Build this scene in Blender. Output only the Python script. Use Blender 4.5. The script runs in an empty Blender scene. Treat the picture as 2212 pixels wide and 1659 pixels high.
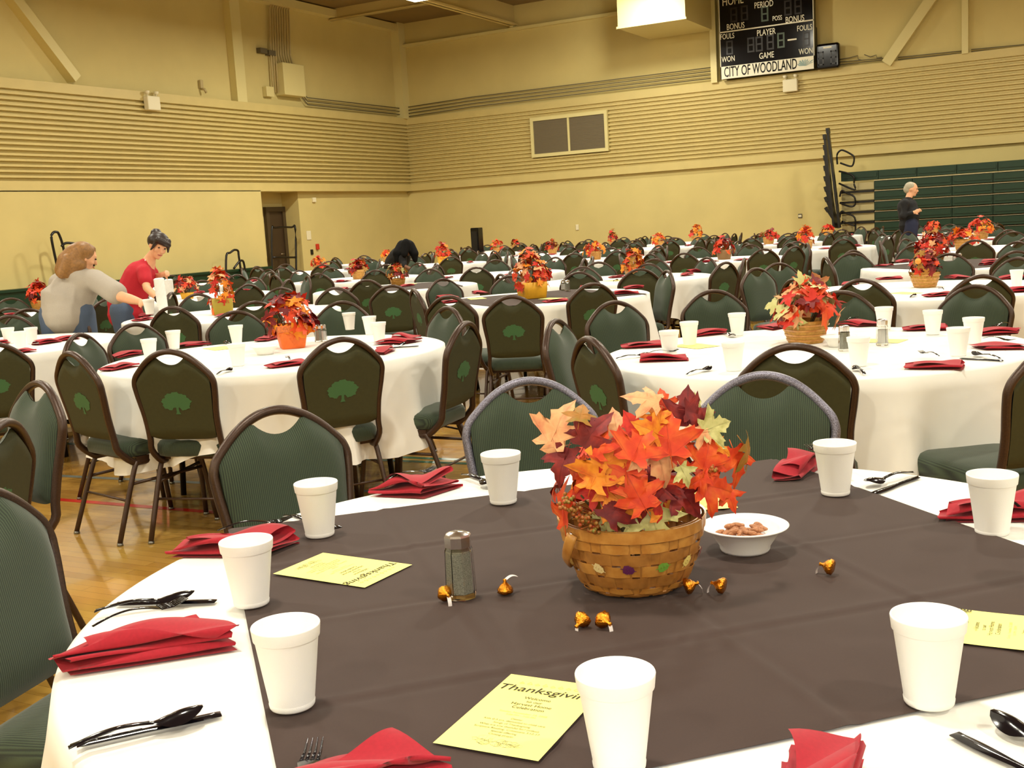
import bpy, math, random
from mathutils import Vector, Matrix
PI = math.pi
C = bpy.context.scene.collection
sc = bpy.context.scene

# ------------------------------------------------------------------ camera geometry
F, PITCH, ROLL, CAMZ = 2400.0, math.radians(8.1), math.radians(3.4), 1.38
AW = math.radians(28.5)                      # the hall's axes against the viewing direction
cA, sA = math.cos(AW), math.sin(AW)
def W(X, Y, z=0.0):                          # survey frame (Y = looking direction) -> hall frame
    return Vector((X*cA - Y*sA, X*sA + Y*cA, z))
_fw = Vector((0, math.cos(PITCH), -math.sin(PITCH))); _up = Vector((0, math.sin(PITCH), math.cos(PITCH))); _rt = Vector((1, 0, 0))
_c, _s = math.cos(ROLL), math.sin(ROLL)
R_, U_ = _c*_rt - _s*_up, _c*_up + _s*_rt
def rot(v): return Vector((v.x*cA - v.y*sA, v.x*sA + v.y*cA, v.z))
RW, UW, FW = rot(R_), rot(U_), rot(_fw)
CAM = Vector((0, 0, CAMZ))
def ray(px, py): return RW*((px-1106)/F) + UW*(-(py-829.5)/F) + FW
def at(px, py, z=0.0):
    d = ray(px, py); return CAM + d*((z-CAMZ)/d.z)
def proj(p):
    v = Vector(p) - CAM; w = v.dot(FW)
    if w < .05: return None
    return 1106 + F*v.dot(RW)/w, 829.5 - F*v.dot(UW)/w
def atd(px, py, dist):
    return CAM + ray(px, py)*dist
_dc = ray(884, 460); _dc = _dc / math.hypot(_dc.x, _dc.y)
CORNER = Vector((_dc.x*34, _dc.y*34, 0))
XL, YB = CORNER.x, CORNER.y
XR, YF = 16.0, -6.0
def hitB(px, py, off=0.0):
    d = ray(px, py); return CAM + d*((YB-off)/d.y)
def hitL(px, py, off=0.0):
    d = ray(px, py); return CAM + d*((XL+off)/d.x)

# ------------------------------------------------------------------ helpers
def tag(o, label=None, cat=None, group=None, kind=None):
    if label: o['label'] = label
    if cat: o['category'] = cat
    if group: o['group'] = group
    if kind: o['kind'] = kind
    return o
def empty(name, loc=(0,0,0), rz=0.0, parent=None):
    o = bpy.data.objects.new(name, None); C.objects.link(o); o.location = loc; o.rotation_euler = (0,0,rz)
    o.empty_display_size = .05
    if parent: o.parent = parent
    return o
class MB:
    def __init__(s): s.v=[]; s.f=[]; s.m=[]; s.sm=[]; s.mi=0; s.smooth=True
    def add(s, vs, fs):
        b=len(s.v); s.v += [tuple(v) for v in vs]
        for f in fs:
            s.f.append(tuple(i+b for i in f)); s.m.append(s.mi); s.sm.append(s.smooth)
    def box(s, a, b, M=None):
        x0,y0,z0=a; x1,y1,z1=b
        vs=[Vector(p) for p in ((x0,y0,z0),(x1,y0,z0),(x1,y1,z0),(x0,y1,z0),(x0,y0,z1),(x1,y0,z1),(x1,y1,z1),(x0,y1,z1))]
        if M: vs=[M@v for v in vs]
        sv=s.smooth; s.smooth=False
        s.add(vs,[(0,3,2,1),(4,5,6,7),(0,1,5,4),(1,2,6,5),(2,3,7,6),(3,0,4,7)]); s.smooth=sv
    def bar(s, p, q, w, h, up=(0,0,1)):
        p,q=Vector(p),Vector(q); d=(q-p).normalized(); u=Vector(up)
        if abs(d.dot(u))>.98: u=Vector((1,0,0))
        a=d.cross(u).normalized(); b=a.cross(d)
        vs=[x+a*i*w/2+b*j*h/2 for x in (p,q) for i,j in ((-1,-1),(1,-1),(1,1),(-1,1))]
        sv=s.smooth; s.smooth=False
        s.add(vs,[(0,3,2,1),(4,5,6,7),(0,1,5,4),(1,2,6,5),(2,3,7,6),(3,0,4,7)]); s.smooth=sv
    def tube(s, pts, r, n=8, r2=None, ref=(0,0,1), closed=False, cap=True):
        pts=[Vector(p) for p in pts]; N=len(pts); vs=[]; fs=[]
        rr = r if isinstance(r,(list,tuple)) else [r]*N
        qq = r2 if isinstance(r2,(list,tuple)) else ([r2]*N if r2 else rr)
        ref=Vector(ref)
        for i,p in enumerate(pts):
            if closed: d=(pts[(i+1)%N]-pts[i-1])
            else: d=pts[min(i+1,N-1)]-pts[max(i-1,0)]
            d.normalize(); a=d.cross(ref)
            if a.length<.05: a=d.cross(Vector((.3,1,.1)))
            a.normalize(); b=a.cross(d)
            for k in range(n):
                t=2*PI*k/n; vs.append(p+a*math.cos(t)*rr[i]+b*math.sin(t)*qq[i])
        L=N if closed else N-1
        for i in range(L):
            j=(i+1)%N
            for k in range(n):
                l=(k+1)%n; fs.append((i*n+k,i*n+l,j*n+l,j*n+k))
        if not closed and cap:
            fs.append(tuple(range(n-1,-1,-1))); fs.append(tuple((N-1)*n+k for k in range(n)))
        s.add(vs,fs)
    def lathe(s, prof, n=32, c=(0,0,0), sx=1, sy=1, cap0=False, cap1=False):
        c=Vector(c); vs=[]; fs=[]
        for r,z in prof:
            for k in range(n):
                t=2*PI*k/n; vs.append((c.x+r*sx*math.cos(t),c.y+r*sy*math.sin(t),c.z+z))
        for i in range(len(prof)-1):
            for k in range(n):
                l=(k+1)%n; fs.append((i*n+k,i*n+l,(i+1)*n+l,(i+1)*n+k))
        if cap0: fs.append(tuple(range(n-1,-1,-1)))
        if cap1: fs.append(tuple((len(prof)-1)*n+k for k in range(n)))
        s.add(vs,fs)
    def ball(s, c, r, nu=12, nv=8, M=None):
        rx,ry,rz = r if isinstance(r,(tuple,list)) else (r,r,r)
        vs=[]; fs=[]
        for i in range(nv+1):
            ph=-PI/2+PI*i/nv
            for k in range(nu):
                t=2*PI*k/nu; v=Vector((rx*math.cos(ph)*math.cos(t),ry*math.cos(ph)*math.sin(t),rz*math.sin(ph)))
                if M: v=M@v
                vs.append(v+Vector(c))
        for i in range(nv):
            for k in range(nu):
                l=(k+1)%nu; fs.append((i*nu+k,i*nu+l,(i+1)*nu+l,(i+1)*nu+k))
        s.add(vs,fs)
    def grid(s, fn, nu, nv, wrap=False):
        vs=[fn(i/(nu if wrap else nu-1), j/(nv-1)) for j in range(nv) for i in range(nu)]
        fs=[]
        for j in range(nv-1):
            for i in range(nu if wrap else nu-1):
                k=(i+1)%nu; fs.append((j*nu+i,j*nu+k,(j+1)*nu+k,(j+1)*nu+i))
        s.add(vs,fs)
    def mesh(s, name, mats):
        me=bpy.data.meshes.new(name); me.from_pydata(s.v,[],s.f)
        for m in (mats if isinstance(mats,(list,tuple)) else [mats]): me.materials.append(m)
        me.polygons.foreach_set('material_index', s.m); me.polygons.foreach_set('use_smooth', s.sm)
        me.update(); return me
    def build(s, name, mats, parent=None, loc=(0,0,0), rz=0.0):
        return link(name, s.mesh(name, mats), parent, loc, rz)
def link(name, me, parent=None, loc=(0,0,0), rz=0.0):
    o=bpy.data.objects.new(name, me); C.objects.link(o); o.location=loc; o.rotation_euler=(0,0,rz)
    if parent: o.parent=parent
    return o
def copy_tree(o, parent=None):
    c=o.copy(); C.objects.link(c); c.parent=parent
    for ch in list(o.children): copy_tree(ch, c)
    return c
def mod_bevel(o, w, seg=2):
    m=o.modifiers.new('bevel','BEVEL'); m.width=w; m.segments=seg; m.limit_method='ANGLE'; m.angle_limit=.6
def mod_sub(o, n=1):
    m=o.modifiers.new('sub','SUBSURF'); m.levels=n; m.render_levels=n
def cat_rom(P, n=6):
    P=[Vector(p) for p in P]; out=[]
    for i in range(len(P)-1):
        a=P[max(i-1,0)]; b=P[i]; c=P[i+1]; d=P[min(i+2,len(P)-1)]
        for k in range(n):
            t=k/n; out.append(.5*((2*b)+(c-a)*t+(2*a-5*b+4*c-d)*t*t+(3*b-a-3*c+d)*t*t*t))
    out.append(P[-1]); return out
def hsh(*a):
    x=math.sin(sum((i+1)*12.9898*v for i,v in enumerate(a)))*43758.5453; return x-math.floor(x)

# ------------------------------------------------------------------ materials
def srgb(r,g,b):
    f=lambda c: (c/255/12.92 if c/255<=.04045 else ((c/255+.055)/1.055)**2.4)
    return (f(r),f(g),f(b),1)
def mat(name, col, rough=.6, metal=0.0, noise=0.0, nscale=20, bump=0.0, bscale=200, spec=.5, trans=0.0, emit=None, estr=0, coat=0.0, sheen=0.0, ior=1.45, col2=None):
    m=bpy.data.materials.new(name); m.use_nodes=True; nt=m.node_tree; N=nt.nodes; L=nt.links
    b=N['Principled BSDF']; b.inputs['Base Color'].default_value=col; b.inputs['Roughness'].default_value=rough
    b.inputs['Metallic'].default_value=metal; b.inputs['Specular IOR Level'].default_value=spec; b.inputs['IOR'].default_value=ior
    b.inputs['Transmission Weight'].default_value=trans; b.inputs['Coat Weight'].default_value=coat; b.inputs['Sheen Weight'].default_value=sheen
    tc=N.new('ShaderNodeTexCoord')
    if noise>0 or col2:
        n=N.new('ShaderNodeTexNoise'); n.inputs['Scale'].default_value=nscale; n.inputs['Detail'].default_value=4
        L.new(tc.outputs['Object'],n.inputs['Vector'])
        r=N.new('ShaderNodeValToRGB'); r.color_ramp.elements[0].position=.32; r.color_ramp.elements[1].position=.68
        c2=col2 or tuple(min(1,c*(1+noise)) for c in col[:3])+(1,)
        c1=col if col2 else tuple(c*(1-noise) for c in col[:3])+(1,)
        r.color_ramp.elements[0].color=c1; r.color_ramp.elements[1].color=c2
        L.new(n.outputs['Fac'],r.inputs['Fac']); L.new(r.outputs['Color'],b.inputs['Base Color'])
    if bump>0:
        n=N.new('ShaderNodeTexNoise'); n.inputs['Scale'].default_value=bscale; n.inputs['Detail'].default_value=3
        L.new(tc.outputs['Object'],n.inputs['Vector'])
        u=N.new('ShaderNodeBump'); u.inputs['Strength'].default_value=bump; u.inputs['Distance'].default_value=.002
        L.new(n.outputs['Fac'],u.inputs['Height']); L.new(u.outputs['Normal'],b.inputs['Normal'])
    if emit:
        b.inputs['Emission Color'].default_value=emit; b.inputs['Emission Strength'].default_value=estr
    return m
M={}
M['wall']=mat('cream_wall_paint', srgb(199,183,121), .75, noise=.04, nscale=1.2, bump=.15, bscale=60)
M['corr']=mat('cream_metal_siding', srgb(196,178,116), .5, noise=.03, nscale=3)
M['steel']=mat('cream_painted_steel', srgb(208,196,138), .5)
M['steel_d']=mat('tan_painted_box', srgb(196,178,120), .5)
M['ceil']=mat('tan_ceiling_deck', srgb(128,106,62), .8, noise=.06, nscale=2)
M['conduit']=mat('conduit_paint', srgb(176,158,110), .45)
M['cable']=mat('grey_cable', srgb(96,88,66), .6)
M['cloth']=mat('white_table_linen', srgb(232,230,224), .85, bump=.12, bscale=900)
M['brownc']=mat('brown_table_linen', srgb(56,38,32), .85, noise=.05, nscale=300, sheen=.05)
M['napkin']=mat('red_linen', srgb(160,20,38), .85, noise=.07, nscale=200, sheen=.1)
M['foam']=mat('white_foam', srgb(242,242,240), .55, bump=.12, bscale=700, spec=.4)
M['foam_in']=mat('white_foam_gloss', srgb(246,246,246), .35, bump=.05, bscale=500)
M['black']=mat('black_plastic', srgb(14,12,18), .13, spec=.7)
M['frame']=mat('brown_hammered_frame', srgb(62,42,30), .34, metal=.3, noise=.25, nscale=260, bump=.25, bscale=420, spec=.6)
M['frame2']=mat('speckled_grey_frame', srgb(70,62,70), .35, metal=.5, col2=srgb(150,150,170), nscale=420, bump=.3, bscale=600)
M['vinyl']=mat('dark_olive_back_fabric', srgb(56,56,28), .75, noise=.06, nscale=80)
M['emblem']=mat('green_emblem_print', srgb(62,102,62), .75)
M['glide']=mat('grey_glide', srgb(130,130,125), .3, metal=.8)
M['chrome']=mat('chrome', srgb(225,222,220), .2, metal=1)
M['glass']=mat('clear_glass', (1,1,1,1), .03, trans=1, ior=1.45)
M['pepper']=mat('ground_pepper', srgb(96,98,88), .9, col2=srgb(176,176,160), nscale=900)
M['salt']=mat('salt', srgb(225,225,220), .9)
M['darkwood']=mat('dark_table_top', srgb(70,55,45), .6)
M['metalleg']=mat('dark_metal_leg', srgb(40,34,30), .4, metal=.6)
M['paper']=mat('yellow_paper', srgb(248,240,142), .8)
M['ink']=mat('black_ink', srgb(52,48,28), .9)
M['inkf']=mat('faint_grey_ink', srgb(196,188,104), .9)
M['wicker']=mat('honey_wicker', srgb(178,118,48), .4, col2=srgb(204,148,72), nscale=45, coat=.5)
M['wicker2']=mat('dark_wicker', srgb(150,98,42), .45, col2=srgb(176,122,58), nscale=45, coat=.4)
M['tan_b']=mat('tan_woven_basket', srgb(196,150,70), .6, col2=srgb(168,120,50), nscale=60)
M['orange_b']=mat('orange_paper_basket', srgb(232,112,44), .55, noise=.06, nscale=60)
M['orange_p']=mat('brown_check_band', srgb(176,92,60), .55, col2=srgb(236,128,52), nscale=90)
M['mustard_b']=mat('mustard_basket', srgb(204,150,28), .55, noise=.05, nscale=40)
M['yellow_b']=mat('yellow_basket', srgb(216,172,36), .55)
M['olive_b']=mat('olive_gold_bag', srgb(160,140,44), .55)
M['brown_b']=mat('brown_basket', srgb(136,104,66), .6)
M['foil']=mat('amber_foil', srgb(214,128,24), .22, metal=1, bump=1.0, bscale=260, col2=srgb(240,170,60), nscale=180)
M['white_tag']=mat('white_paper_tag', srgb(232,226,226), .7)
M['almond']=mat('almond_skin', srgb(150,92,56), .6, col2=srgb(190,134,92), nscale=300)
M['green_t']=mat('green_bleacher_plastic', srgb(12,46,27), .42, noise=.05, nscale=10)
M['cream_r']=mat('cream_riser', srgb(176,164,118), .55)
M['blackm']=mat('black_painted_metal', srgb(16,13,12), .35)
M['sb']=mat('scoreboard_black', srgb(6,5,9), .14, spec=.4)
M['sbl']=mat('scoreboard_white', srgb(226,222,200), .5)
M['seg']=mat('unlit_digit', srgb(24,18,16), .35)
M['seg2']=mat('pale_unlit_segment', srgb(70,84,70), .3)
M['blueleaf']=mat('logo_blue_grey', srgb(84,112,130), .5, col2=srgb(170,190,170), nscale=60)
M['door']=mat('dark_brown_door', srgb(62,46,28), .45)
M['doorf']=mat('door_frame_brown', srgb(70,56,34), .5)
M['grille']=mat('grey_vent_mesh', srgb(112,100,76), .6, noise=.12, nscale=400)
M['lampw']=mat('lamp_housing_white', srgb(220,212,180), .5)
M['lens']=mat('lit_lamp_lens', srgb(255,250,220), .5, emit=(1,.9,.62,1), estr=14)
M['red']=mat('red_alarm', srgb(190,50,24), .5)
M['skin']=mat('skin', srgb(222,166,128), .55, noise=.03, nscale=30)
M['skin2']=mat('skin_dark', srgb(120,80,58), .55)
M['tshirt']=mat('heather_grey_cotton', srgb(168,160,150), .9, noise=.04, nscale=200)
M['redshirt']=mat('crimson_shirt', srgb(178,22,40), .8, noise=.04, nscale=100)
M['jeans']=mat('blue_denim', srgb(74,88,112), .85, noise=.08, nscale=250)
M['jeansd']=mat('dark_blue_denim', srgb(34,38,62), .85)
M['blackc']=mat('black_knit', srgb(16,15,18), .8)
M['hair_b']=mat('light_brown_hair', srgb(138,98,52), .5, noise=.2, nscale=60)
M['hair_d']=mat('dark_brown_hair', srgb(38,24,20), .45, noise=.2, nscale=60)
M['hair_g']=mat('grey_hair', srgb(168,160,138), .6, noise=.15, nscale=80)
M['hair_k']=mat('black_hair', srgb(9,8,8), .8, spec=.2)
M['eye']=mat('dark_eye', srgb(30,20,18), .3)
M['lip']=mat('lips', srgb(176,84,76), .5)
M['stem']=mat('twig', srgb(74,68,36), .7)
M['berry']=mat('red_green_berry', srgb(186,62,34), .35, col2=srgb(122,124,50), nscale=110)
M['gourd']=mat('orange_gourd', srgb(226,150,60), .4)
# fabric with fine ribs
def fabric():
    m=mat('green_ribbed_fabric', srgb(56,76,66), .85, sheen=.2); nt=m.node_tree; N=nt.nodes; L=nt.links; b=N['Principled BSDF']
    tc=N.new('ShaderNodeTexCoord'); w=N.new('ShaderNodeTexWave'); w.wave_type='BANDS'; w.bands_direction='X'
    w.inputs['Scale'].default_value=58; w.inputs['Distortion'].default_value=.6; w.inputs['Detail'].default_value=2; w.inputs['Detail Scale'].default_value=8
    L.new(tc.outputs['Object'],w.inputs['Vector'])
    r=N.new('ShaderNodeValToRGB'); r.color_ramp.elements[0].color=srgb(32,42,32); r.color_ramp.elements[1].color=srgb(60,74,54)
    L.new(w.outputs['Fac'],r.inputs['Fac']); L.new(r.outputs['Color'],b.inputs['Base Color'])
    u=N.new('ShaderNodeBump'); u.inputs['Strength'].default_value=.35; u.inputs['Distance'].default_value=.001
    L.new(w.outputs['Fac'],u.inputs['Height']); L.new(u.outputs['Normal'],b.inputs['Normal']); return m
M['fabric']=fabric()
def floor_mat():
    m=mat('maple_gym_floor', srgb(196,152,74), .14, spec=.5, coat=.3); nt=m.node_tree; N=nt.nodes; L=nt.links; b=N['Principled BSDF']
    tc=N.new('ShaderNodeTexCoord'); mp=N.new('ShaderNodeMapping'); L.new(tc.outputs['Object'],mp.inputs['Vector'])
    br=N.new('ShaderNodeTexBrick'); br.inputs['Scale'].default_value=1; br.inputs['Brick Width'].default_value=1.1; br.inputs['Row Height'].default_value=.058
    br.inputs['Mortar Size'].default_value=.0006; br.offset=.37
    br.inputs['Color1'].default_value=srgb(206,160,78); br.inputs['Color2'].default_value=srgb(182,136,62); br.inputs['Mortar'].default_value=srgb(120,84,40)
    L.new(mp.outputs['Vector'],br.inputs['Vector'])
    n=N.new('ShaderNodeTexNoise'); n.inputs['Scale'].default_value=1.6; n.inputs['Detail'].default_value=5; L.new(tc.outputs['Object'],n.inputs['Vector'])
    mx=N.new('ShaderNodeMixRGB'); mx.blend_type='MULTIPLY'; mx.inputs['Fac'].default_value=.35
    L.new(br.outputs['Color'],mx.inputs['Color1']); L.new(n.outputs['Color'],mx.inputs['Color2']); L.new(mx.outputs['Color'],b.inputs['Base Color'])
    return m
M['floor']=floor_mat()
def leaf_mat(name, c1, c2, c3):
    m=mat(name, c1, .55, spec=.35); nt=m.node_tree; N=nt.nodes; L=nt.links; b=N['Principled BSDF']
    tc=N.new('ShaderNodeTexCoord'); n=N.new('ShaderNodeTexNoise'); n.inputs['Scale'].default_value=2.4; n.inputs['Detail'].default_value=5
    L.new(tc.outputs['Object'],n.inputs['Vector']); r=N.new('ShaderNodeValToRGB')
    r.color_ramp.elements[0].position=.3; r.color_ramp.elements[0].color=c1; r.color_ramp.elements[1].position=.7; r.color_ramp.elements[1].color=c3
    e=r.color_ramp.elements.new(.5); e.color=c2
    L.new(n.outputs['Fac'],r.inputs['Fac']); L.new(r.outputs['Color'],b.inputs['Base Color'])
    sx=N.new('ShaderNodeSeparateXYZ'); L.new(tc.outputs['Object'],sx.inputs[0]); ab=N.new('ShaderNodeMath'); ab.operation='ABSOLUTE'; L.new(sx.outputs[0],ab.inputs[0])
    an=N.new('ShaderNodeMath'); an.operation='ARCTAN2'; L.new(ab.outputs[0],an.inputs[0]); L.new(sx.outputs[1],an.inputs[1]); dv=N.new('ShaderNodeMath'); dv.operation='DIVIDE'; dv.inputs[1].default_value=PI; L.new(an.outputs[0],dv.inputs[0])
    vr=N.new('ShaderNodeValToRGB'); E_=vr.color_ramp.elements; E_[0].position=0; E_[0].color=(1,1,1,1); E_[1].position=.012; E_[1].color=(0,0,0,1)
    for ps,cl in ((.306,0),(.318,1),(.33,0),(.525,0),(.538,1),(.55,0)):
        q=E_.new(ps); q.color=(cl,cl,cl,1)
    L.new(dv.outputs[0],vr.inputs['Fac']); mx=N.new('ShaderNodeMixRGB'); vm=N.new('ShaderNodeMath'); vm.operation='MULTIPLY'; vm.inputs[1].default_value=.45; L.new(vr.outputs['Color'],vm.inputs[0]); L.new(vm.outputs[0],mx.inputs['Fac'])
    L.new(r.outputs['Color'],mx.inputs['Color1']); mx.inputs['Color2'].default_value=tuple(c*.45 for c in c1[:3])+(1,); L.new(mx.outputs['Color'],b.inputs['Base Color'])
    return m
LM={'or':leaf_mat('orange_red_leaf',srgb(188,42,22),srgb(208,66,26),srgb(222,104,38)),
    'bu':leaf_mat('burgundy_leaf',srgb(84,18,24),srgb(112,26,28),srgb(150,40,32)),
    'go':leaf_mat('golden_leaf',srgb(216,112,24),srgb(226,140,36),srgb(200,72,24)),
    'pe':leaf_mat('peach_leaf',srgb(224,150,104),srgb(222,166,118),srgb(204,118,86)),
    'gr':leaf_mat('pale_green_leaf',srgb(176,178,112),srgb(196,192,130),srgb(150,146,70)),
    'ol':leaf_mat('olive_leaf',srgb(132,118,44),srgb(156,104,36),srgb(176,120,50)),
    're':leaf_mat('red_leaf',srgb(176,28,26),srgb(196,44,28),srgb(150,26,24))}

# ------------------------------------------------------------------ the hall
BO = .22                                                  # how far the ribbed band stands out of the wall
ZB0 = hitB(899, 412, .1).z; ZB1 = hitB(890, 256, .1).z    # bottom and top of the ribbed band
ZC = hitB(879, 50).z
def struct(o): o['kind']='structure'; return o
b=MB(); b.box((XL-1.5,YF-.5,-.1),(XR+.5,YB+.5,0)); floor=struct(b.build('floor', M['floor']))
def line_on_floor(p, q, w, m, nm='line_marking'):
    p=Vector(p); q=Vector(q); d=(q-p).normalized(); n=Vector((-d.y,d.x,0))*w/2
    b=MB(); b.smooth=False; b.add([p-n,q-n,q+n,p+n],[(0,1,2,3)]); o=b.build(nm, m, floor); o.location.z=.0012
def ext(a,b_,t0,t1): return a+(b_-a)*t0, a+(b_-a)*t1
M['l_red']=mat('red_court_line', srgb(196,40,26), .2); M['l_green']=mat('green_court_line', srgb(24,84,58), .2); M['l_blue']=mat('slate_court_line', srgb(120,124,116), .2)
p,q=ext(at(40,1072),at(440,1105),-3,6); line_on_floor(p,q,.05,M['l_red'])
p,q=ext(at(895,997),at(990,1001),-6,14); line_on_floor(p,q,.05,M['l_green'])
p,q=ext(at(127,1028),at(248,1034),-6,12); line_on_floor(p,q,.05,M['l_blue'])
p,q=ext(at(132,958),at(230,962),-6,12); line_on_floor(p,q,.05,M['l_green'])
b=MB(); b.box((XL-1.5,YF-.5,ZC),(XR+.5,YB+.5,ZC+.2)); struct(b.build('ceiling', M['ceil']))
yd0=hitL(569,480,BO).y; yd1=hitL(648,480,0).y
b=MB(); b.box((XL-.3,YF-.3,0),(XL+BO,yd0,ZB0+.02)); struct(b.build('wall_left_lower', M['wall']))
b=MB(); b.box((XL-.3,yd1,0),(XL,YB+.3,ZB0+.02)); b.box((XL-.3,YF-.3,ZB0+.02),(XL,YB+.3,ZC))
b.box((XL-.75,yd0-.6,0),(XL-.55,yd1+.6,ZB0+.05)); b.box((XL-.9,yd1,0),(XL-.3,yd1+.12,ZB0)); b.box((XL-.9,yd0-.12,0),(XL-.3,yd0,ZB0)); b.box((XL-.9,yd0,ZB0),(XL,yd1,ZB0+.1))
struct(b.build('wall_left', M['wall']))
b=MB(); b.box((XL-.3,YB,0),(XR+.3,YB+.3,ZC)); struct(b.build('wall_back', M['wall']))
b=MB(); b.box((XR,YF-.3,0),(XR+.3,YB+.3,ZC)); struct(b.build('wall_right', M['wall']))
b=MB(); b.box((XL-.3,YF-.3,0),(XR+.3,YF,ZC)); struct(b.build('wall_front', M['wall']))
# ribbed band: one profile run along both walls
def band(nm, along):
    zt=ZB1-.17; zb=ZB0+.16; n=17; P=[(0,ZB1+.02),(1,ZB1+.02),(1,zt)]
    st=(zt-zb)/n; din=.64 if along=='y' else .5
    for k in range(n):
        z=zt-k*st; P += [(din,z-.06*st),(din,z-.46*st),(1,z-.62*st),(1,z-st)]
    P += [(1,zb),(1,ZB0),(0,ZB0)]
    b=MB(); b.smooth=False
    if along=='y': A=[(XL+BO*o,YF,z) for o,z in P]; Bq=[(XL+BO*o,YB,z) for o,z in P]
    else: A=[(XL,YB-.12*o,z) for o,z in P]; Bq=[(XR,YB-.12*o,z) for o,z in P]
    L=len(P); fs=[(i,i+1,L+i+1,L+i) for i in range(L-1)]
    if along=='y': fs=[tuple(reversed(f)) for f in fs]
    b.add(A+Bq,fs); struct(b.build(nm, M['corr']))
band('trim_1','y'); band('trim_2','x')
# steel: columns, girts, braces
def beam(nm, p, q, w, h, m='steel', up=(0,0,1)):
    b=MB(); b.bar(p,q,w,h,up); return struct(b.build(nm, M[m]))
def colL(nm, px, w, py=100, off=.0, dep=.2):
    y=hitL(px,py).y; b=MB(); b.box((XL+off,y-w/2,ZB1),(XL+dep,y+w/2,ZC)); struct(b.build(nm, M['steel']))
def colB(nm, px, w, py=60, dep=.2):
    x=hitB(px,py).x; b=MB(); b.box((x-w/2,YB-dep,ZB1),(x+w/2,YB,ZC)); struct(b.build(nm, M['steel']))
b=MB(); b.box((XL,YB-.32,ZB1),(XL+.28,YB,ZC)); struct(b.build('trim_3', M['steel']))
colL('trim_4', 500, .34); colL('trim_5', -160, .34)
colB('trim_6', 1544, .16, 60); colB('trim_7', 2086, .14, 60, .16); zg=ZC-.12; beam('trim_9',(XL+.12,YF,zg-.02),(XL+.12,YB,zg-.02),.24,.2)
zg2=hitB(882,98).z; b=MB(); b.box((XL,YB-.14,zg2-.06),(XR,YB,zg2+.02)); struct(b.build('trim_10', M['steel']))
x_=hitB(1107,40).x; b=MB(); b.box((x_-.05,YB-.1,zg2),(x_+.05,YB,ZC)); struct(b.build('trim_8', M['steel']))
p=hitL(30,0,.12); q=hitL(158,168,.12); d=(p-q); beam('trim_11', q-d*.02, q+d*((ZC-q.z)/d.z), .2,.24,up=(1,0,0))
p=hitB(2010,0,.12); q=hitB(1917,135,.12); d=(p-q); beam('trim_12', q-d*.02, q+d*((ZC-q.z)/d.z), .24,.16,up=(0,1,0))
# roof joists
for k in range(9):
    y=YB-3.2-4.0*k; b=MB(); b.box((XL,y-.08,ZC-.3),(XR,y+.08,ZC-.27)); b.box((XL,y-.02,ZC-.3),(XR,y+.02,ZC)); struct(b.build('trim_%d'%(20+k), M['steel_d']))
for k in range(4):
    x=XL+3.9+6.5*k; b=MB(); b.box((x-.12,YF,ZC-.55),(x+.12,YB,ZC-.5)); b.box((x-.02,YF,ZC-.55),(x+.02,YB,ZC)); struct(b.build('trim_%d'%(30+k), M['steel_d']))
# door in its recess
dy0=hitL(582,500,-.5).y; dy1=hitL(611,500,-.5).y; dz=hitL(600,457,-.5).z
dr=empty('door_1',(XL-.55,(dy0+dy1)/2,0)); dr['kind']='structure'
b=MB(); b.box((0,-(dy1-dy0)/2,0),(.05,(dy1-dy0)/2,dz)); b.build('door_leaf', M['door'], dr)
b=MB(); hw=(dy1-dy0)/2; b.box((0,-hw-.12,0),(.1,-hw,dz+.12)); b.box((0,hw,0),(.1,hw+.12,dz+.12)); b.box((0,-hw,dz),(.1,hw,dz+.12)); b.build('door_frame', M['doorf'], dr)
b=MB(); b.tube([(.06,hw-.1,1.0),(.11,hw-.1,1.0),(.11,hw-.22,1.0)],.012); b.build('door_handle', M['chrome'], dr)

# low green bench-height pad run along the left wall
p=hitL(240,607,.55); zz=.5*(hitL(557,577,.55).z+p.z); yA=yd0-.25
g=empty('wall_bench',(XL+.35,0,0)); tag(g,'dark green low padded ledge running along the left wall','bench')
b=MB(); b.box((-.12,YF+1,.02),(.2,yA,zz-.05)); b.build('base', M['green_t'], g)
b=MB(); b.box((-.13,YF+1,zz-.05),(.24,yA,zz)); b.build('ledge', M['green_t'], g)
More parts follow.
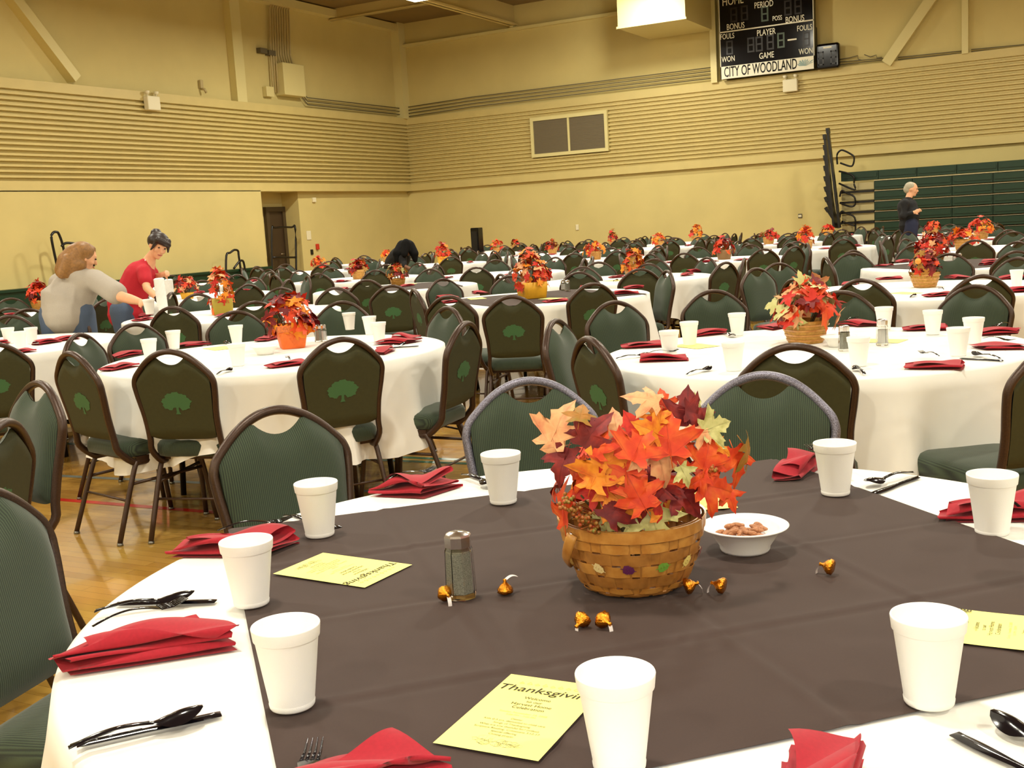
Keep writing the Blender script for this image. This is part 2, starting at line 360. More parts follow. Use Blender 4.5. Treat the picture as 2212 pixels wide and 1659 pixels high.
# conduits and electric box on the left upper wall
xw=XL
def pL(px,py,off): return hitL(px,py,off)
cg=tag(empty('conduit_bundle',(XL,pL(600,80,0).y,ZB1)),'bundle of parallel cream conduits running down to the electric box','conduit')
o=cg.location
for k in range(9):
    px=582+5.2*k
    pts=[pL(590+5.2*k,-120,.12),pL(590+5.2*k,-8,.12),pL(px,22,.1),pL(px+1.5,60,.1),pL(px+3,118,.1),pL(px+8,140 if k>2 else 200,.1)]
    b=MB(); b.tube([q-o for q in pts],.022,6,ref=(1,0,0)); b.build('conduit', M['conduit'], cg)
b=MB()
for (px,py) in ((565,110),(583,115)):
    q=pL(px,py,.06)-o; b.box((q.x-.05,q.y-.13,q.z-.06),(q.x+.08,q.y+.13,q.z+.06))
b.build('strut_bracket', M['cable'], cg)
def wall_box(nm, a, c, dep, m, label, cat, side='L', base=0.0, parts=None):
    if side=='L': p=hitL(*a,base); q=hitL(*c,base); y0,y1=sorted((p.y,q.y)); z0,z1=sorted((p.z,q.z)); A=(0,-(y1-y0)/2,-(z1-z0)/2); B_=(dep,(y1-y0)/2,(z1-z0)/2); loc=(XL+base,(y0+y1)/2,(z0+z1)/2)
    else: p=hitB(*a,base); q=hitB(*c,base); x0,x1=sorted((p.x,q.x)); z0,z1=sorted((p.z,q.z)); A=(-(x1-x0)/2,-dep,-(z1-z0)/2); B_=((x1-x0)/2,0,(z1-z0)/2); loc=((x0+x1)/2,YB-base,(z0+z1)/2)
    b=MB(); b.box(A,B_); o=b.build(nm, M[m], None, loc); mod_bevel(o,.012); tag(o,label,cat); return o
wall_box('electric_box',(590,137),(642,212),.3,'steel','large cream electric box on the upper left wall','box','L')
wall_box('junction_box',(566,187),(584,211),.14,'steel','small cream box left of the large electric box','box','L')
w=wall_box('wall_sensor',(427,173),(435,192),.08,'conduit','small tan sensor on the wall above the ribbed band','sensor','L')
b=MB(); b.tube([(.04,0,-.1),(.12,.02,-.12),(.14,.05,-.2)],.03,8); b.build('arm', M['conduit'], w)
wall_box('framed_notice',(661,499),(672,518),.02,'lampw','pale framed notice right of the brown door','notice','L')
wall_box('light_switch',(670,539),(676,550),.03,'blackm','black switch box below the framed notice','switch','L')
wall_box('fire_alarm_pull',(681,527),(687,539),.06,'red','red fire alarm pull right of the brown door','alarm','L')
wall_box('wall_speaker',(673,427),(680,437),.06,'lampw','tiny white fitting above the framed notice','fitting','L')
wall_box('wall_outlet',(1244,485),(1251,497),.03,'lampw','white outlet on the back wall above the chairs','outlet','B')
wf=wall_box('wall_outlet',(1724,462),(1733,471),.02,'cable','dark square outlet left of the bleacher end','outlet','B')
b=MB(); b.box((-.04,-.03,-.025),(.04,-.018,.025)); b.build('cover', M['lampw'], wf)
# conduits running along the top of the band
for side in 'LB':
    cg=tag(empty('conduit_run',(XL+.2,YB-2,ZB1+.1) if side=='L' else (XL+5,YB-.1,ZB1+.1)),'three thin conduits along the %s wall above the ribbed band'%('left' if side=='L' else 'back'),'conduit')
    for k in range(3 if side=='L' else 4):
        b=MB(); z=.03+.09*k
        if side=='L':
            y0=hitL(650,220,.1).y-(YB-2); b.tube([(-.08,y0-.15,z+.35),(-.08,y0+.25,z),(-.08,1.7,z)],.014,6)
        else:
            x1=hitB(1545,160,.1).x-(XL+5); b.tube([(-4.7,0,z-.06),(-2.5,.0,z),(x1,0,z)],.014,6)
        b.build('conduit', M['cable'], cg)
cb=tag(empty('loose_cable',tuple(hitB(1860,130,.06))),'thin dark cable wandering along the wall right of the scoreboard','cable'); o=cb.location
for P in ([(1815,128),(1835,125),(1853,120),(1854,128),(1862,130)],[(1867,118),(1880,123),(1893,119),(1894,125),(1905,124)],[(1812,140),(1912,129)],[(1812,134),(1910,126)],[(1940,124),(2080,110)],[(2098,107),(2260,92)],[(1940,129),(2080,115)],[(2098,112),(2260,97)]):
    b=MB(); b.tube([hitB(*q,.08)-o for q in P],.011,5); b.build('cable', M['cable'], cb)
# vent
a=hitB(1146,256,.13); c=hitB(1316,325,.13); vx0,vx1=a.x,c.x; vz1=a.z; vz0=hitB(1151,341,.13).z
vt=tag(empty('wall_vent',((vx0+vx1)/2,YB-.12,vz0)),'large two-panel return air vent in the ribbed back wall','vent')
w=(vx1-vx0)/2; h=vz1-vz0; b=MB()
for (x0,x1,z0,z1) in ((-w,w,0,.09),(-w,w,h-.09,h),(-w,-w+.09,.09,h-.09),(w-.09,w,.09,h-.09)): b.box((x0,-.07,z0),(x1,.02,z1))
o=b.build('frame', M['steel'], vt)
b=MB(); b.box((-.03,-.06,.09),(.03,.0,h-.09)); b.build('mullion', M['steel'], vt)
for s in (-1,1):
    b=MB(); x0,x1=(s*.03,s*(w-.09)) if s>0 else (s*(w-.09),s*.03)
    b.box((x0,-.03,.09),(x1,0,h-.09)); 
    for k in range(26): zz_=.1+(h-.2)*k/25; b.box((x0,-.045,zz_),(x1,-.03,zz_+.012))
    b.build('grille', M['grille'], vt)
# emergency lights
def emergency(side, px, py, label):
    loc = hitL(px,py,BO) if side=='L' else hitB(px,py,.12)
    e=tag(empty('emergency_light',tuple(loc),PI/2 if side=='L' else 0),label,'emergency light')
    b=MB(); b.box((-.18,-.14,-.2),(.18,0,.10)); o=b.build('battery_box', M['lampw'], e); mod_bevel(o,.02)
    for s in (-1,1):
        b=MB(); b.tube([(s*.12,-.08,.09),(s*.13,-.08,.14)],.012,6); b.lathe([(.0,0),(.035,.01),(.055,.07),(.05,.075),(0,.07)],12,(s*.13,-.09,.13)); b.build('lamp_head', M['lampw'], e)
emergency('L',323,219,'white twin-head emergency light on the left ribbed wall')
emergency('B',1709,181,'white twin-head emergency light below the scoreboard')
# duct box on the back wall
zb_=hitB(1400,86).z; p0=at(1330,61,zb_); p1=at(1485,43,zb_); yb_=(p0.y+p1.y)/2
dx=tag(empty('duct_box',((p0.x+p1.x)/2,YB,zb_)),'big cream duct box hanging from the ceiling at the back wall','duct'); hw=(p1.x-p0.x)/2
b=MB(); b.box((-hw,yb_-YB,0),(hw,-.02,ZC-zb_-.02)); b.build('casing', M['steel'], dx)
b=MB(); b.box((-hw-.03,yb_-YB-.03,.0),(hw+.03,yb_-YB,.05)); b.build('flange', M['steel'], dx)

# ------------------------------------------------------------------ scoreboard
OFF=.34; Z_=lambda px,py: hitB(px,py,OFF)
s00=Z_(1557,169); s10=Z_(1760,151); zs=(s00.z+s10.z)/2; x0,x1=s00.x,s10.x; top=Z_(1650,-120).z
sbo=tag(empty('scoreboard',((x0+x1)/2,YB-OFF,zs)),'large black electronic scoreboard hanging on the back wall','scoreboard'); so=sbo.location
SX=x1-x0
b=MB(); b.box((-SX/2,0,0),(SX/2,.22,top-zs)); b.build('cabinet', M['sb'], sbo)
b=MB(); b.box((-SX/2,.22,.5),(-SX/2+.2,OFF,1)); b.box((SX/2-.2,.22,.5),(SX/2,OFF,1)); b.build('bracket', M['blackm'], sbo)
def sloc(px,py):   # board-local x,z; the board's own lines are level, so heights come from the middle of each line
    q=Z_(px,py); return q.x-so.x, q.z-zs
def sstrip(nm,xa,xb_,za,zb2,m,y=-.004):
    b=MB(); b.smooth=False; b.box((xa,y,za),(xb_,0,zb2)); return b.build(nm, M[m], sbo)
zl1=sloc(1658,132.5)[1]; zl2=sloc(1655,57)[1]
sstrip('name_panel',-SX/2,SX/2,0,zl1,'sbl'); sstrip('divider',-SX/2,SX/2,zl2-.015,zl2+.015,'sbl')
sstrip('border',-SX/2,-SX/2+.02,0,top-zs,'sbl'); sstrip('border',SX/2-.02,SX/2,0,top-zs,'sbl')
sstrip('divider',-SX/2+.4,SX/2,sloc(1600,0)[1]-.01,sloc(1600,0)[1]+.01,'emblem')
def text(nm, body, size, m, parent, loc, rot=(PI/2,0,0), sx=1.0, shear=0.0, align='CENTER', bold=0.0, ext_=.001, sp=1.0):
    cu=bpy.data.curves.new(nm,'FONT'); cu.body=body; cu.size=size; cu.align_x=align; cu.align_y='CENTER'; cu.extrude=ext_; cu.shear=shear; cu.offset=bold; cu.space_line=sp; cu.resolution_u=3
    cu.materials.append(M[m]); t_=bpy.data.objects.new(nm,cu); me=bpy.data.meshes.new_from_object(t_); bpy.data.objects.remove(t_); me.name=nm
    o=link(nm,me,parent,loc); o.rotation_euler=rot; o.scale=(sx,1,1); return o
for s_,px,py,hpx in (('HOME',1583,2,21),('PERIOD',1650,10,15),('BONUS',1589,57,15),('POSS',1679,39.5,11.5),('BONUS',1717,41.5,15),('PLAYER',1655,70,15),('FOULS',1571,79,13.5),('FOULS',1738,60.5,13.5),('WON',1573.5,128,14),('WON',1741,111,14),('GAME',1656,120,15)):
    x_,z_=sloc(px,py); text('lettering',s_,hpx*.0137,'sbl',sbo,(x_,-.006,z_),sx=.68,bold=.001)
x_,z_=sloc(1642,150); text('lettering','CITY OF WOODLAND',.35,'sb',sbo,(x_,-.008,zl1*.5),sx=.52,bold=.003)
b=MB(); b.smooth=False
for k in range(9):
    t=PI*(.1+.8*k/8); r0=.12+.05*hsh(k)
    b.add([(0,0,-.05),(math.cos(t)*r0*1.4-.02,0,math.sin(t)*r0-.03),(math.cos(t+.15)*r0*1.7,0,math.sin(t+.15)*r0*.9-.02),(math.cos(t+.3)*r0*1.2,0,math.sin(t+.3)*r0*.8-.04)],[(0,1,2,3)])
x_,z_=sloc(1742,139); lo=b.build('leaf_logo', M['blueleaf'], sbo, (x_,-.008,zl1*.45))
def digit(px,py,h,m='seg'):
    x_,z_=sloc(px,py); b=MB(); w=h*.5; t=h*.11
    for (a0,a1,c0,c1) in ((-w/2,w/2,h/2-t,h/2),(-w/2,w/2,-t/2,t/2),(-w/2,w/2,-h/2,-h/2+t),(-w/2,-w/2+t,t/2,h/2-t),(w/2-t,w/2,t/2,h/2-t),(-w/2,-w/2+t,-h/2+t,-t/2),(w/2-t,w/2,-h/2+t,-t/2)):
        b.box((a0,-.006,c0),(a1,-.002,c1))
    b.build('digit', M[m], sbo, (x_,0,z_))
for px,py,h,m in ((1576,103,.34,'seg'),(1742,84,.34,'seg'),(1622,97,.36,'seg'),(1640,95,.36,'seg'),(1664,91,.36,'seg'),(1687,87,.36,'seg2'),(1652,30,.36,'seg2'),(1585,32,.36,'seg'),(1608,28,.36,'seg'),(1702,17,.36,'seg'),(1724,14,.36,'seg')): digit(px,py,h,m)
x_,z_=sloc(1711,85.5); sstrip('maker_plate',x_-.11,x_+.11,z_-.018,z_+.018,'sbl')
ck=tag(empty('shot_clock',tuple(hitB(1788,148,OFF))),'small rounded black timer box beside the big scoreboard','timer')
a=hitB(1762,97,OFF); c=hitB(1813,146,OFF); w=(c.x-a.x)/2; h=a.z-c.z
b=MB(); b.box((-w,0,0),(w,.2,h)); o=b.build('case', M['sb'], ck); mod_bevel(o,.06,3)
b=MB(); b.box((-.1,-.004,h*.8),(.1,0,h*.86)); b.build('maker_plate', M['sbl'], ck)
for dxx in (-.16,.14):
    b=MB()
    for (a0,a1,c0,c1) in ((-.07,.07,.13,.16),(-.07,.07,-.015,.015),(-.07,.07,-.16,-.13),(-.07,-.04,-.16,.16),(.04,.07,-.16,.16)): b.box((a0,-.006,c0),(a1,-.002,c1))
    b.build('digit', M['seg'], ck, (dxx,0,h*.42))

# ------------------------------------------------------------------ bleachers, right
BLO=1.0
bx0=hitB(1889,440,BLO).x; bxr=hitB(1815,440,BLO).x; zt=hitB(2100,352,BLO).z; zr=hitB(2050,500,BLO).z
bl=tag(empty('bleachers',(bx0,YB-BLO,0)),'closed dark green telescopic bleachers against the back wall','bleachers')
NR=9; rh=zt/NR; XE=XR-.5-bx0
for k in range(NR):
    z0=k*rh; b=MB(); L_=.86; n=int(XE/L_)
    xs=(bxr-bx0)+.03 if k==NR-1 else 0.0
    i=0; x_=xs
    while x_<XE-.1:
        xe=min(x_+L_-.012,XE); b.box((x_,-.0,z0+.03),(xe,.5,z0+rh-.006)); b.box((x_+.03,-.02,z0+.09),(xe-.03,.0,z0+rh-.05)); x_+=L_
    o=b.build('seat_row', M['green_t'], bl)
    if k>0:
        b=MB(); b.box((0,-.024,z0-.004),(XE,.05,z0+.006)); b.build('nosing', M['chrome'], bl)
    if k<NR-1:
        b=MB(); b.box((bxr-bx0+.03,.02,z0+.05),(-.01,.5,z0+rh-.03)); b.build('riser', M['cream_r'], bl)
        b=MB(); b.box((bxr-bx0+.0,-.03,z0-.02),(-.01,.12,z0+.035)); b.build('step_edge', M['blackm'], bl)
# slanted end rails stacked at the left end
for k in range(9):
    o_=BLO+.55-.06*k; p=hitB(1801+1.6*k,492,o_)-bl.location; q=hitB(1782+.35*k,(277 if k==0 else 268+22.5*k),o_)-bl.location
    if k==0: p=hitB(1814,492,o_)-bl.location; q=hitB(1788,277,o_)-bl.location
    p.z=max(.02,p.z); b=MB(); b.bar(p,q,.05,.20 if k else .13,(0,1,0)); b.bar(q-(q-p).normalized()*.12,q,.07,.24 if k else .16,(0,1,0)); b.build('end_rail', M['blackm'], bl)
def loop_rail(pts, off, lab=None, parent=None, side='B', r=.022):
    P=[(hitB if side=='B' else hitL)(*q,off) for q in pts]
    o=Vector((P[0].x,P[0].y,0)) if parent is None else parent.location
    P=cat_rom([p-o for p in P],4)
    if parent is None:
        e=tag(empty('hand_rail',tuple(o)),lab,'railing'); b=MB(); b.tube(P,r,7); b.build('tube', M['blackm'], e); return e
    b=MB(); b.tube(P,r,7); b.build('hand_rail', M['blackm'], parent)
loop_rail([(1809,355),(1808,335),(1814,326),(1822,325),(1838,333),(1845,340),(1843,355),(1836,359),(1815,352)],BLO+.15,parent=bl)
loop_rail([(1812,370),(1830,374),(1844,382),(1845,398),(1846,410),(1812,396)],BLO+.15,parent=bl)
loop_rail([(1814,425),(1818,412),(1828,417),(1845,425),(1847,442),(1836,446),(1814,438)],BLO+.15,parent=bl)
loop_rail([(1814,470),(1817,457),(1826,460),(1846,470),(1848,500),(1848,520)],BLO+.15,parent=bl)
loop_rail([(1818,478),(1846,488)],BLO+.15,parent=bl)
# hand rails along the left wall
r1=loop_rail([(128,590),(112,520),(113,505),(121,501),(127,508),(150,620)],.62,'tall narrow black hand rail behind the grey shirted woman','','L') if False else None
def rails(label, loops, off):
    P0=hitL(*loops[0][0],off); e=tag(empty('hand_rail',(P0.x,P0.y,0)),label,'railing'); o=e.location
    for lp in loops:
        b=MB(); b.tube(cat_rom([hitL(*q,off)-o for q in lp],4),.026,7); b.build('tube', M['blackm'], e)
rails('black hand rail on the left wall behind the grey-shirted woman',[[(150,690),(127,590),(112,520),(113,505),(121,501),(128,508),(140,550),(165,690)],[(133,532),(140,526),(152,525),(175,530),(190,545),(203,575)]],.62)
rails('black hand rail between the red-shirted woman and the door',[[(488,600),(489,552),(497,546),(506,540),(514,542),(516,555),(524,610)],[(505,580),(517,565),(526,566),(531,600)]],.62)
rails('tall black hand rail in front of the brown door',[[(588,600),(587,498),(594,492),(630,491),(638,496),(640,600)],[(588,556),(639,556)]],.3)
# black cabinet at the back wall
q=W(-.60,25.6); bcab=tag(empty('speaker_cabinet',tuple(q)),'tall narrow black cabinet standing near the back wall','cabinet')
b=MB(); b.box((-.10,-.12,0),(.10,.12,1.38)); o=b.build('case', M['sb'], bcab); mod_bevel(o,.02)
b=MB(); b.box((-.075,-.13,.1),(.075,-.12,1.3)); b.build('front_panel', M['blackm'], bcab)

# ------------------------------------------------------------------ label keeper: says which one of the look-alikes it is
POOL=[]
ORD=['first','second','third','fourth','fifth','sixth','seventh','eighth','ninth','tenth','eleventh','twelfth']
def pool(o, phrase, cat, table, group=None, split=None): POOL.append((o,phrase,cat,table,group,split)); return o
def finish_labels():
    bins={}
    for e in POOL: bins.setdefault((e[1],e[3],e[5]),[]).append(e)
    for (ph,tb,split),L in bins.items():
        L.sort(key=lambda e:(proj(e[0].matrix_basis.translation) or (9999,0))[0])
        n=len(L); side=(split+', ') if split else ''
        for i,e in enumerate(L):
            if n==1: w=side
            elif i==0: w=side+'leftmost, '
            elif i==n-1: w=side+'rightmost, '
            else: w=side+ORD[i]+' from left, '
            tag(e[0], '%s, %sat %s'%(ph,w,tb), e[2], e[4] or None)

# ------------------------------------------------------------------ chairs
HS=[(0,1),(.2,.965),(.4,.865),(.563,.73),(.7,.58),(.82,.42),(.91,.29),(.965,.17),(1.0,.0)]
def interp(T,x):
    if x<=T[0][0]: return T[0][1]
    for (a,p),(c,q) in zip(T,T[1:]):
        if x<=c: return p+(q-p)*(x-a)/(c-a)
    return T[-1][1]
def by(z): return -.235-.085*(z-.46)/.455
def hwid(z): return interp([(.45,.166),(.6,.170),(.72,.184),(.79,.187),(1,.187)],z)/.187
def ztop(x):
    s=min(1,abs(x)/.2); f=lambda t: .765+.15*interp(HS,t)-.013
    if s<.37:
        t=(s/.37)**2.1; return .845+(f(.37)-.845)*t
    return f(s)
def rrect(w,d,r,n=5,taper=0.0):
    P=[]
    for (cx,cy,a0) in ((w/2-r,d/2-r,0),(-w/2+r,d/2-r,PI/2),(-w/2+r,-d/2+r,PI),(w/2-r,-d/2+r,1.5*PI)):
        for k in range(n+1):
            a=a0+PI/2*k/n; P.append((cx+r*math.cos(a),cy+r*math.sin(a)))
    return [(x*(1+taper*y/d),y) for x,y in P]
def stack(b, outline, layers, c=(0,0,0), cap0=True, cap1=True):
    n=len(outline); vs=[]; fs=[]
    for sc_,z in layers:
        for x,y in outline: vs.append((c[0]+x*sc_,c[1]+y*sc_,c[2]+z))
    for i in range(len(layers)-1):
        for k in range(n): l=(k+1)%n; fs.append((i*n+k,i*n+l,(i+1)*n+l,(i+1)*n+k))
    if cap0: fs.append(tuple(range(n-1,-1,-1)))
    if cap1: fs.append(tuple((len(layers)-1)*n+k for k in range(n)))
    b.add(vs,fs)
def p_seat(b): stack(b, rrect(.41,.44,.07,5,.10), [(.93,.398),(1,.405),(1.02,.43),(1.01,.455),(.96,.470),(.85,.480),(.6,.487),(.3,.489)], (0,.01,0))
def panel(front):
    def fn(u,v):
        U=2*u-1; x0=U*.187; zt=ztop(x0); z=.488+(zt-.488)*v
        if v<.01: z+=.012*abs(U)**6
        x=x0*hwid(z); e=(v<.001 or v>.999)
        if front: y=by(z)+.012+(0 if e else .036*(1-abs(U)**6)*(1-abs(2*v-1)**6))
        else: y=by(z)+(.010 if e else -.012)
        return (x,y,z)
    return fn
def p_backrest(b,n=33,m=16): b.grid(panel(True),n,m)
def p_backpanel(b,n=33,m=14): b.grid(lambda u,v: panel(False)(1-u,v),n,m)
def p_backframe(b,n=10,seg=3):
    half=[(s*.2,.765+.15*h-.006) for s,h in reversed(HS)]
    R=[(.186,.385),(.1865,.44),(.180,.50),(.1815,.60),(.194,.69),(.199,.735)]+half
    P=[]
    for x,z in R:
        y=by(z) if z>.46 else -.235+.05*((.46-z)/.075)**2
        P.append((x,y,z))
    P=[(.186,.05,.372),(.186,-.12,.372),(.186,-.165,.378)]+P[1:]
    P+= [(-x,y,z) for x,y,z in reversed(P[:-1])]
    b.tube(cat_rom(P,seg),.0135,n,.017,ref=(0,1,.2))
def p_seatframe(b):
    for s in (-1,1): b.bar((s*.187,-.15,.388),(s*.187,.19,.388),.022,.024)
    b.bar((-.187,.19,.388),(.187,.19,.388),.022,.022); b.bar((-.187,-.14,.388),(.187,-.14,.388),.022,.022)
def leg_pts(s,fr):
    return [(s*.187,.10,.376),(s*.188,.165,.372),(s*.193,.196,.345),(s*.214,.245,.012)] if fr else [(s*.187,-.05,.376),(s*.188,-.13,.370),(s*.193,-.165,.34),(s*.208,-.285,.012)]
def p_leg(b,s,fr,n=8,seg=3):
    P=leg_pts(s,fr); b.tube(cat_rom(P,seg),.0125,n)
    mi=b.mi; b.mi=mi+1; e=P[-1]; b.lathe([(0,0),(.015,0),(.015,.01),(.009,.016)],8,(e[0],e[1],0)); b.mi=mi
def lerp3(P,z):
    a,c=Vector(P[2]),Vector(P[3]); t=(a.z-z)/(a.z-c.z); return a+(c-a)*t
def p_stretch(b,n=6):
    for s in (-1,1): b.tube([lerp3(leg_pts(s,1),.285),lerp3(leg_pts(s,0),.275)],.008,n)
    b.tube([lerp3(leg_pts(-1,0),.20),lerp3(leg_pts(1,0),.20)],.006,n)
def p_emblem(b):
    b.smooth=False; n=54; vs=[(0,0,0)]
    for k in range(n):
        t=2*PI*k/n; r=1+.05*math.sin(9*t+.5)+.05*math.sin(19*t)+.03*math.sin(4*t+1); y=math.sin(t)*.048*r; x=math.cos(t)*.072*r
        if y<-.035: y=-.035+(y+.035)*.2
        if abs(x)<.022 and y<-.01: y=-.024
        vs.append((x,0,y))
    vs=[(x,by(.67+z)-.0135,.67+z) for x,_,z in vs]; b.add(vs,[(0,k+1,(k+1)%n+1) for k in range(n)])
    z=.67; T=[(-.006,-.02),(.006,-.02),(.007,-.045),(.013,-.056),(-.013,-.056),(-.007,-.045)]
    b.add([(x,by(z+q)-.0136,z+q) for x,q in T],[(0,1,2,5),(5,2,3,4)])
def chair_proto(fr='frame'):
    t=empty('banquet_chair')
    for nm,fn,mm in (('seat',p_seat,['fabric']),('backrest',p_backrest,['fabric']),('back_panel',p_backpanel,['vinyl']),('back_frame',p_backframe,[fr]),('seat_frame',p_seatframe,['frame']),('stretcher',p_stretch,['frame'])):
        b=MB(); fn(b); b.build(nm,[M[k] for k in mm],t)
    bp=[c for c in t.children if c.name.startswith('back_panel')][0]
    b=MB(); p_emblem(b); b.build('emblem', M['emblem'], bp)
    for s in (-1,1):
        for fr_ in (1,0):
            b=MB(); p_leg(b,s,fr_); b.build('leg',[M['frame'],M['glide']],t)
    return t
def chair_lod():
    b=MB(); b.mi=0; p_seat(b); p_backrest(b,11,8); b.mi=1; p_backpanel(b,9,7); b.mi=2; p_backframe(b,6,1); p_seatframe(b); p_stretch(b,4)
    for s in (-1,1):
        for fr_ in (1,0): b.mi=2; b.tube(leg_pts(s,fr_),.0125,6)
    b.mi=3; p_emblem(b)
    return b.mesh('banquet_chair',[M['fabric'],M['vinyl'],M['frame'],M['emblem']])
CH=[chair_proto('frame'),chair_proto('frame2')]; CHL=chair_lod(); used=[False,False]
TABLES={}; PLACED=[]
def put_chair(pos, tkey, lod=0, jit=0.0):
    t=TABLES[tkey]; c=t['c']; d=Vector((c.x-pos.x,c.y-pos.y,0)); r=d.length; d.normalize()
    for q in PLACED:
        if (q-pos).length<.40: return None
    PLACED.append(Vector((pos.x,pos.y,0)))
    rz=math.atan2(d.y,d.x)-PI/2+jit
    f=Vector((-math.sin(rz),math.cos(rz),0)); o_=Vector((pos.x,pos.y,0))+f*.32
    if lod==2: o=link('banquet_chair', CHL, None, o_, rz)
    else:
        src=CH[lod]
        if not used[lod]: o=src; used[lod]=True
        else: o=copy_tree(src)
        o.location=o_; o.rotation_euler=(0,0,rz)
    near=(o_.length < c.length)
    pool(o,'green banquet chair','chair',t['d'],'banquet chairs around the tables','near side' if near else 'far side')
    return o

# ------------------------------------------------------------------ tables and linen
TZ=.76; TR=.915
def table_proto():
    t=empty('round_table'); b=MB(); b.lathe([(0,.725),(TR-.035,.725),(TR-.03,.733),(TR-.03,.75),(TR-.035,.756),(0,.756)],48); b.build('tabletop', M['darkwood'], t)
    for sx in (-1,1):
        for sy in (-1,1):
            b=MB(); b.tube([(sx*.32,sy*.42,.725),(sx*.34,sy*.46,.0)],.016,8); b.build('leg', M['metalleg'], t)
        b=MB(); b.tube([(sx*.33,-.44,.25),(sx*.33,.44,.25)],.012,6); b.build('crossbar', M['metalleg'], t)
    return t
TP=table_proto(); tp_used=False
def cloth_mesh(R, half, ang, seed, n=144, m=9, drop=None):
    b=MB(); vs=[]; fs=[]; rs=[0.02,.25,.5,.75,R-.03,R-.01,R+.001]
    rnd=random.Random(seed); ph=[rnd.uniform(0,6.28) for _ in range(6)]
    for r in rs:
        for k in range(n):
            t=2*PI*k/n; z=TZ+.0035+(0 if r<R-.005 else -.003)+.0012*math.sin(3*t+ph[0])*(r/R)**2
            vs.append((r*math.cos(t),r*math.sin(t),z))
    for j in range(m):
        f=j/(m-1)
        for k in range(n):
            t=2*PI*k/n; a=(t-ang); L=min(half/max(1e-6,abs(math.cos(a))),half/max(1e-6,abs(math.sin(a))))-R
            cw=abs(math.sin(2*a))**3; L=min(L,.40)+.07*cw
            w=(.012+.085*L)*(math.cos(13*t+ph[1]+1.2*math.sin(2*t+ph[2]))+.45*math.cos(29*t+ph[4])+.3)+.028*cw*math.cos(22*a)+.012*math.sin(5*t+ph[3])
            z=TZ-.004-L*f; r=R+.010+(.015+.03*L)*f+w*f**1.15
            vs.append((r*math.cos(t),r*math.sin(t),z))
    tot=len(rs)+m
    for i in range(tot-1):
        for k in range(n): l=(k+1)%n; fs.append((i*n+k,i*n+l,(i+1)*n+l,(i+1)*n+k))
    fs.append(tuple(range(n-1,-1,-1)))
    b.add(vs,fs); return b.mesh('tablecloth', M['cloth'])
CLOTHS=[cloth_mesh(TR,1.25,.3+.5*i,i) for i in range(4)]
def overlay_mesh(half, R, nn=41, creases=True, seed=0):
    b=MB()
    def fn(u,v):
        x=(2*u-1)*half; y=(2*v-1)*half; r=math.hypot(x,y); z=TZ+.0075
        z+=.0012*math.sin(9*x+3*y+seed)*math.cos(7*y-2*x)
        if creases:
            for c in (-.5,0,.5):
                for q in (x,y): e=(q-c*half)/.013; z+=.0034*e*math.exp(-e*e)*(1 if c else -1)
            e=(x+.75*half+.02*y)/.014; z+=.0016*e*math.exp(-e*e)
        if r>R: z-= min(.2,(r-R))*.9
        return (x,y,z)
    b.grid(fn,nn,nn); return b.mesh('overlay', M['brownc'])
OV1=overlay_mesh(.665,TR+.02,161); OVF=overlay_mesh(.665,TR+.02,31,False)
def add_table(key, X, Y, desc, brown=None, seed=0, rz=0.0, col='white'):
    global tp_used
    c=W(X,Y); TABLES[key]={'c':c,'d':desc}
    t=TP if not tp_used else copy_tree(TP); tp_used=True
    t.location=c; t.rotation_euler=(0,0,rz+seed*.7); tag(t,'round folding table under the cloth of %s'%desc,'table','round banquet tables')
    o=link('tablecloth', CLOTHS[seed%4], None, c, {'T2':.716,'T3':-.227}.get(key,rz+seed*1.3))
    if key=='T1': o.scale=t.scale=(1.03,1.03,1)
    tag(o,'white cloth draped over %s'%desc,'tablecloth','white tablecloths')
    if brown is not None:
        o=link('table_overlay', OV1 if key=='T1' else OVF, None, c+Vector((brown[0],brown[1],0)), brown[2])
        tag(o,'square brown cloth laid over the white linen of %s'%desc,'tablecloth','brown overlays')
ov_c=W(.195,1.89)-W(.21,1.845)
add_table('T1',.21,1.845,'the brown-covered front table',(ov_c.x,ov_c.y,math.radians(16.5)+AW),0)
add_table('T01',-2.55,3.15,'the table outside the left edge',None,1)
add_table('T2',-1.28,6.06,'the orange-basket table',None,2)
add_table('T3',1.33,4.87,'the right-hand white table',None,3)
add_table('T7',-3.62,7.65,'the white table at left',None,1,.4)
add_table('T5',.28,9.42,'the mustard-basket table',(0,0,.9),2)
add_table('T6',-2.38,9.66,'the table the women set',None,0,.8)
add_table('T4',2.95,7.85,'the gourd-bouquet table',None,1,.9)
add_table('T8',-1.25,12.6,'the brown table before the crouching figure',(0,0,.7),3)
add_table('T9',1.22,11.55,'the white table behind the mustard basket',None,2)
add_table('T12',4.35,10.6,'the brown table behind the gourd bouquet',(0,0,.75),0)
add_table('T24',-4.75,11.2,'the table behind the grey-shirted woman',None,1)
add_table('T10',-3.72,13.3,'the table right of the cup stacks',None,2)
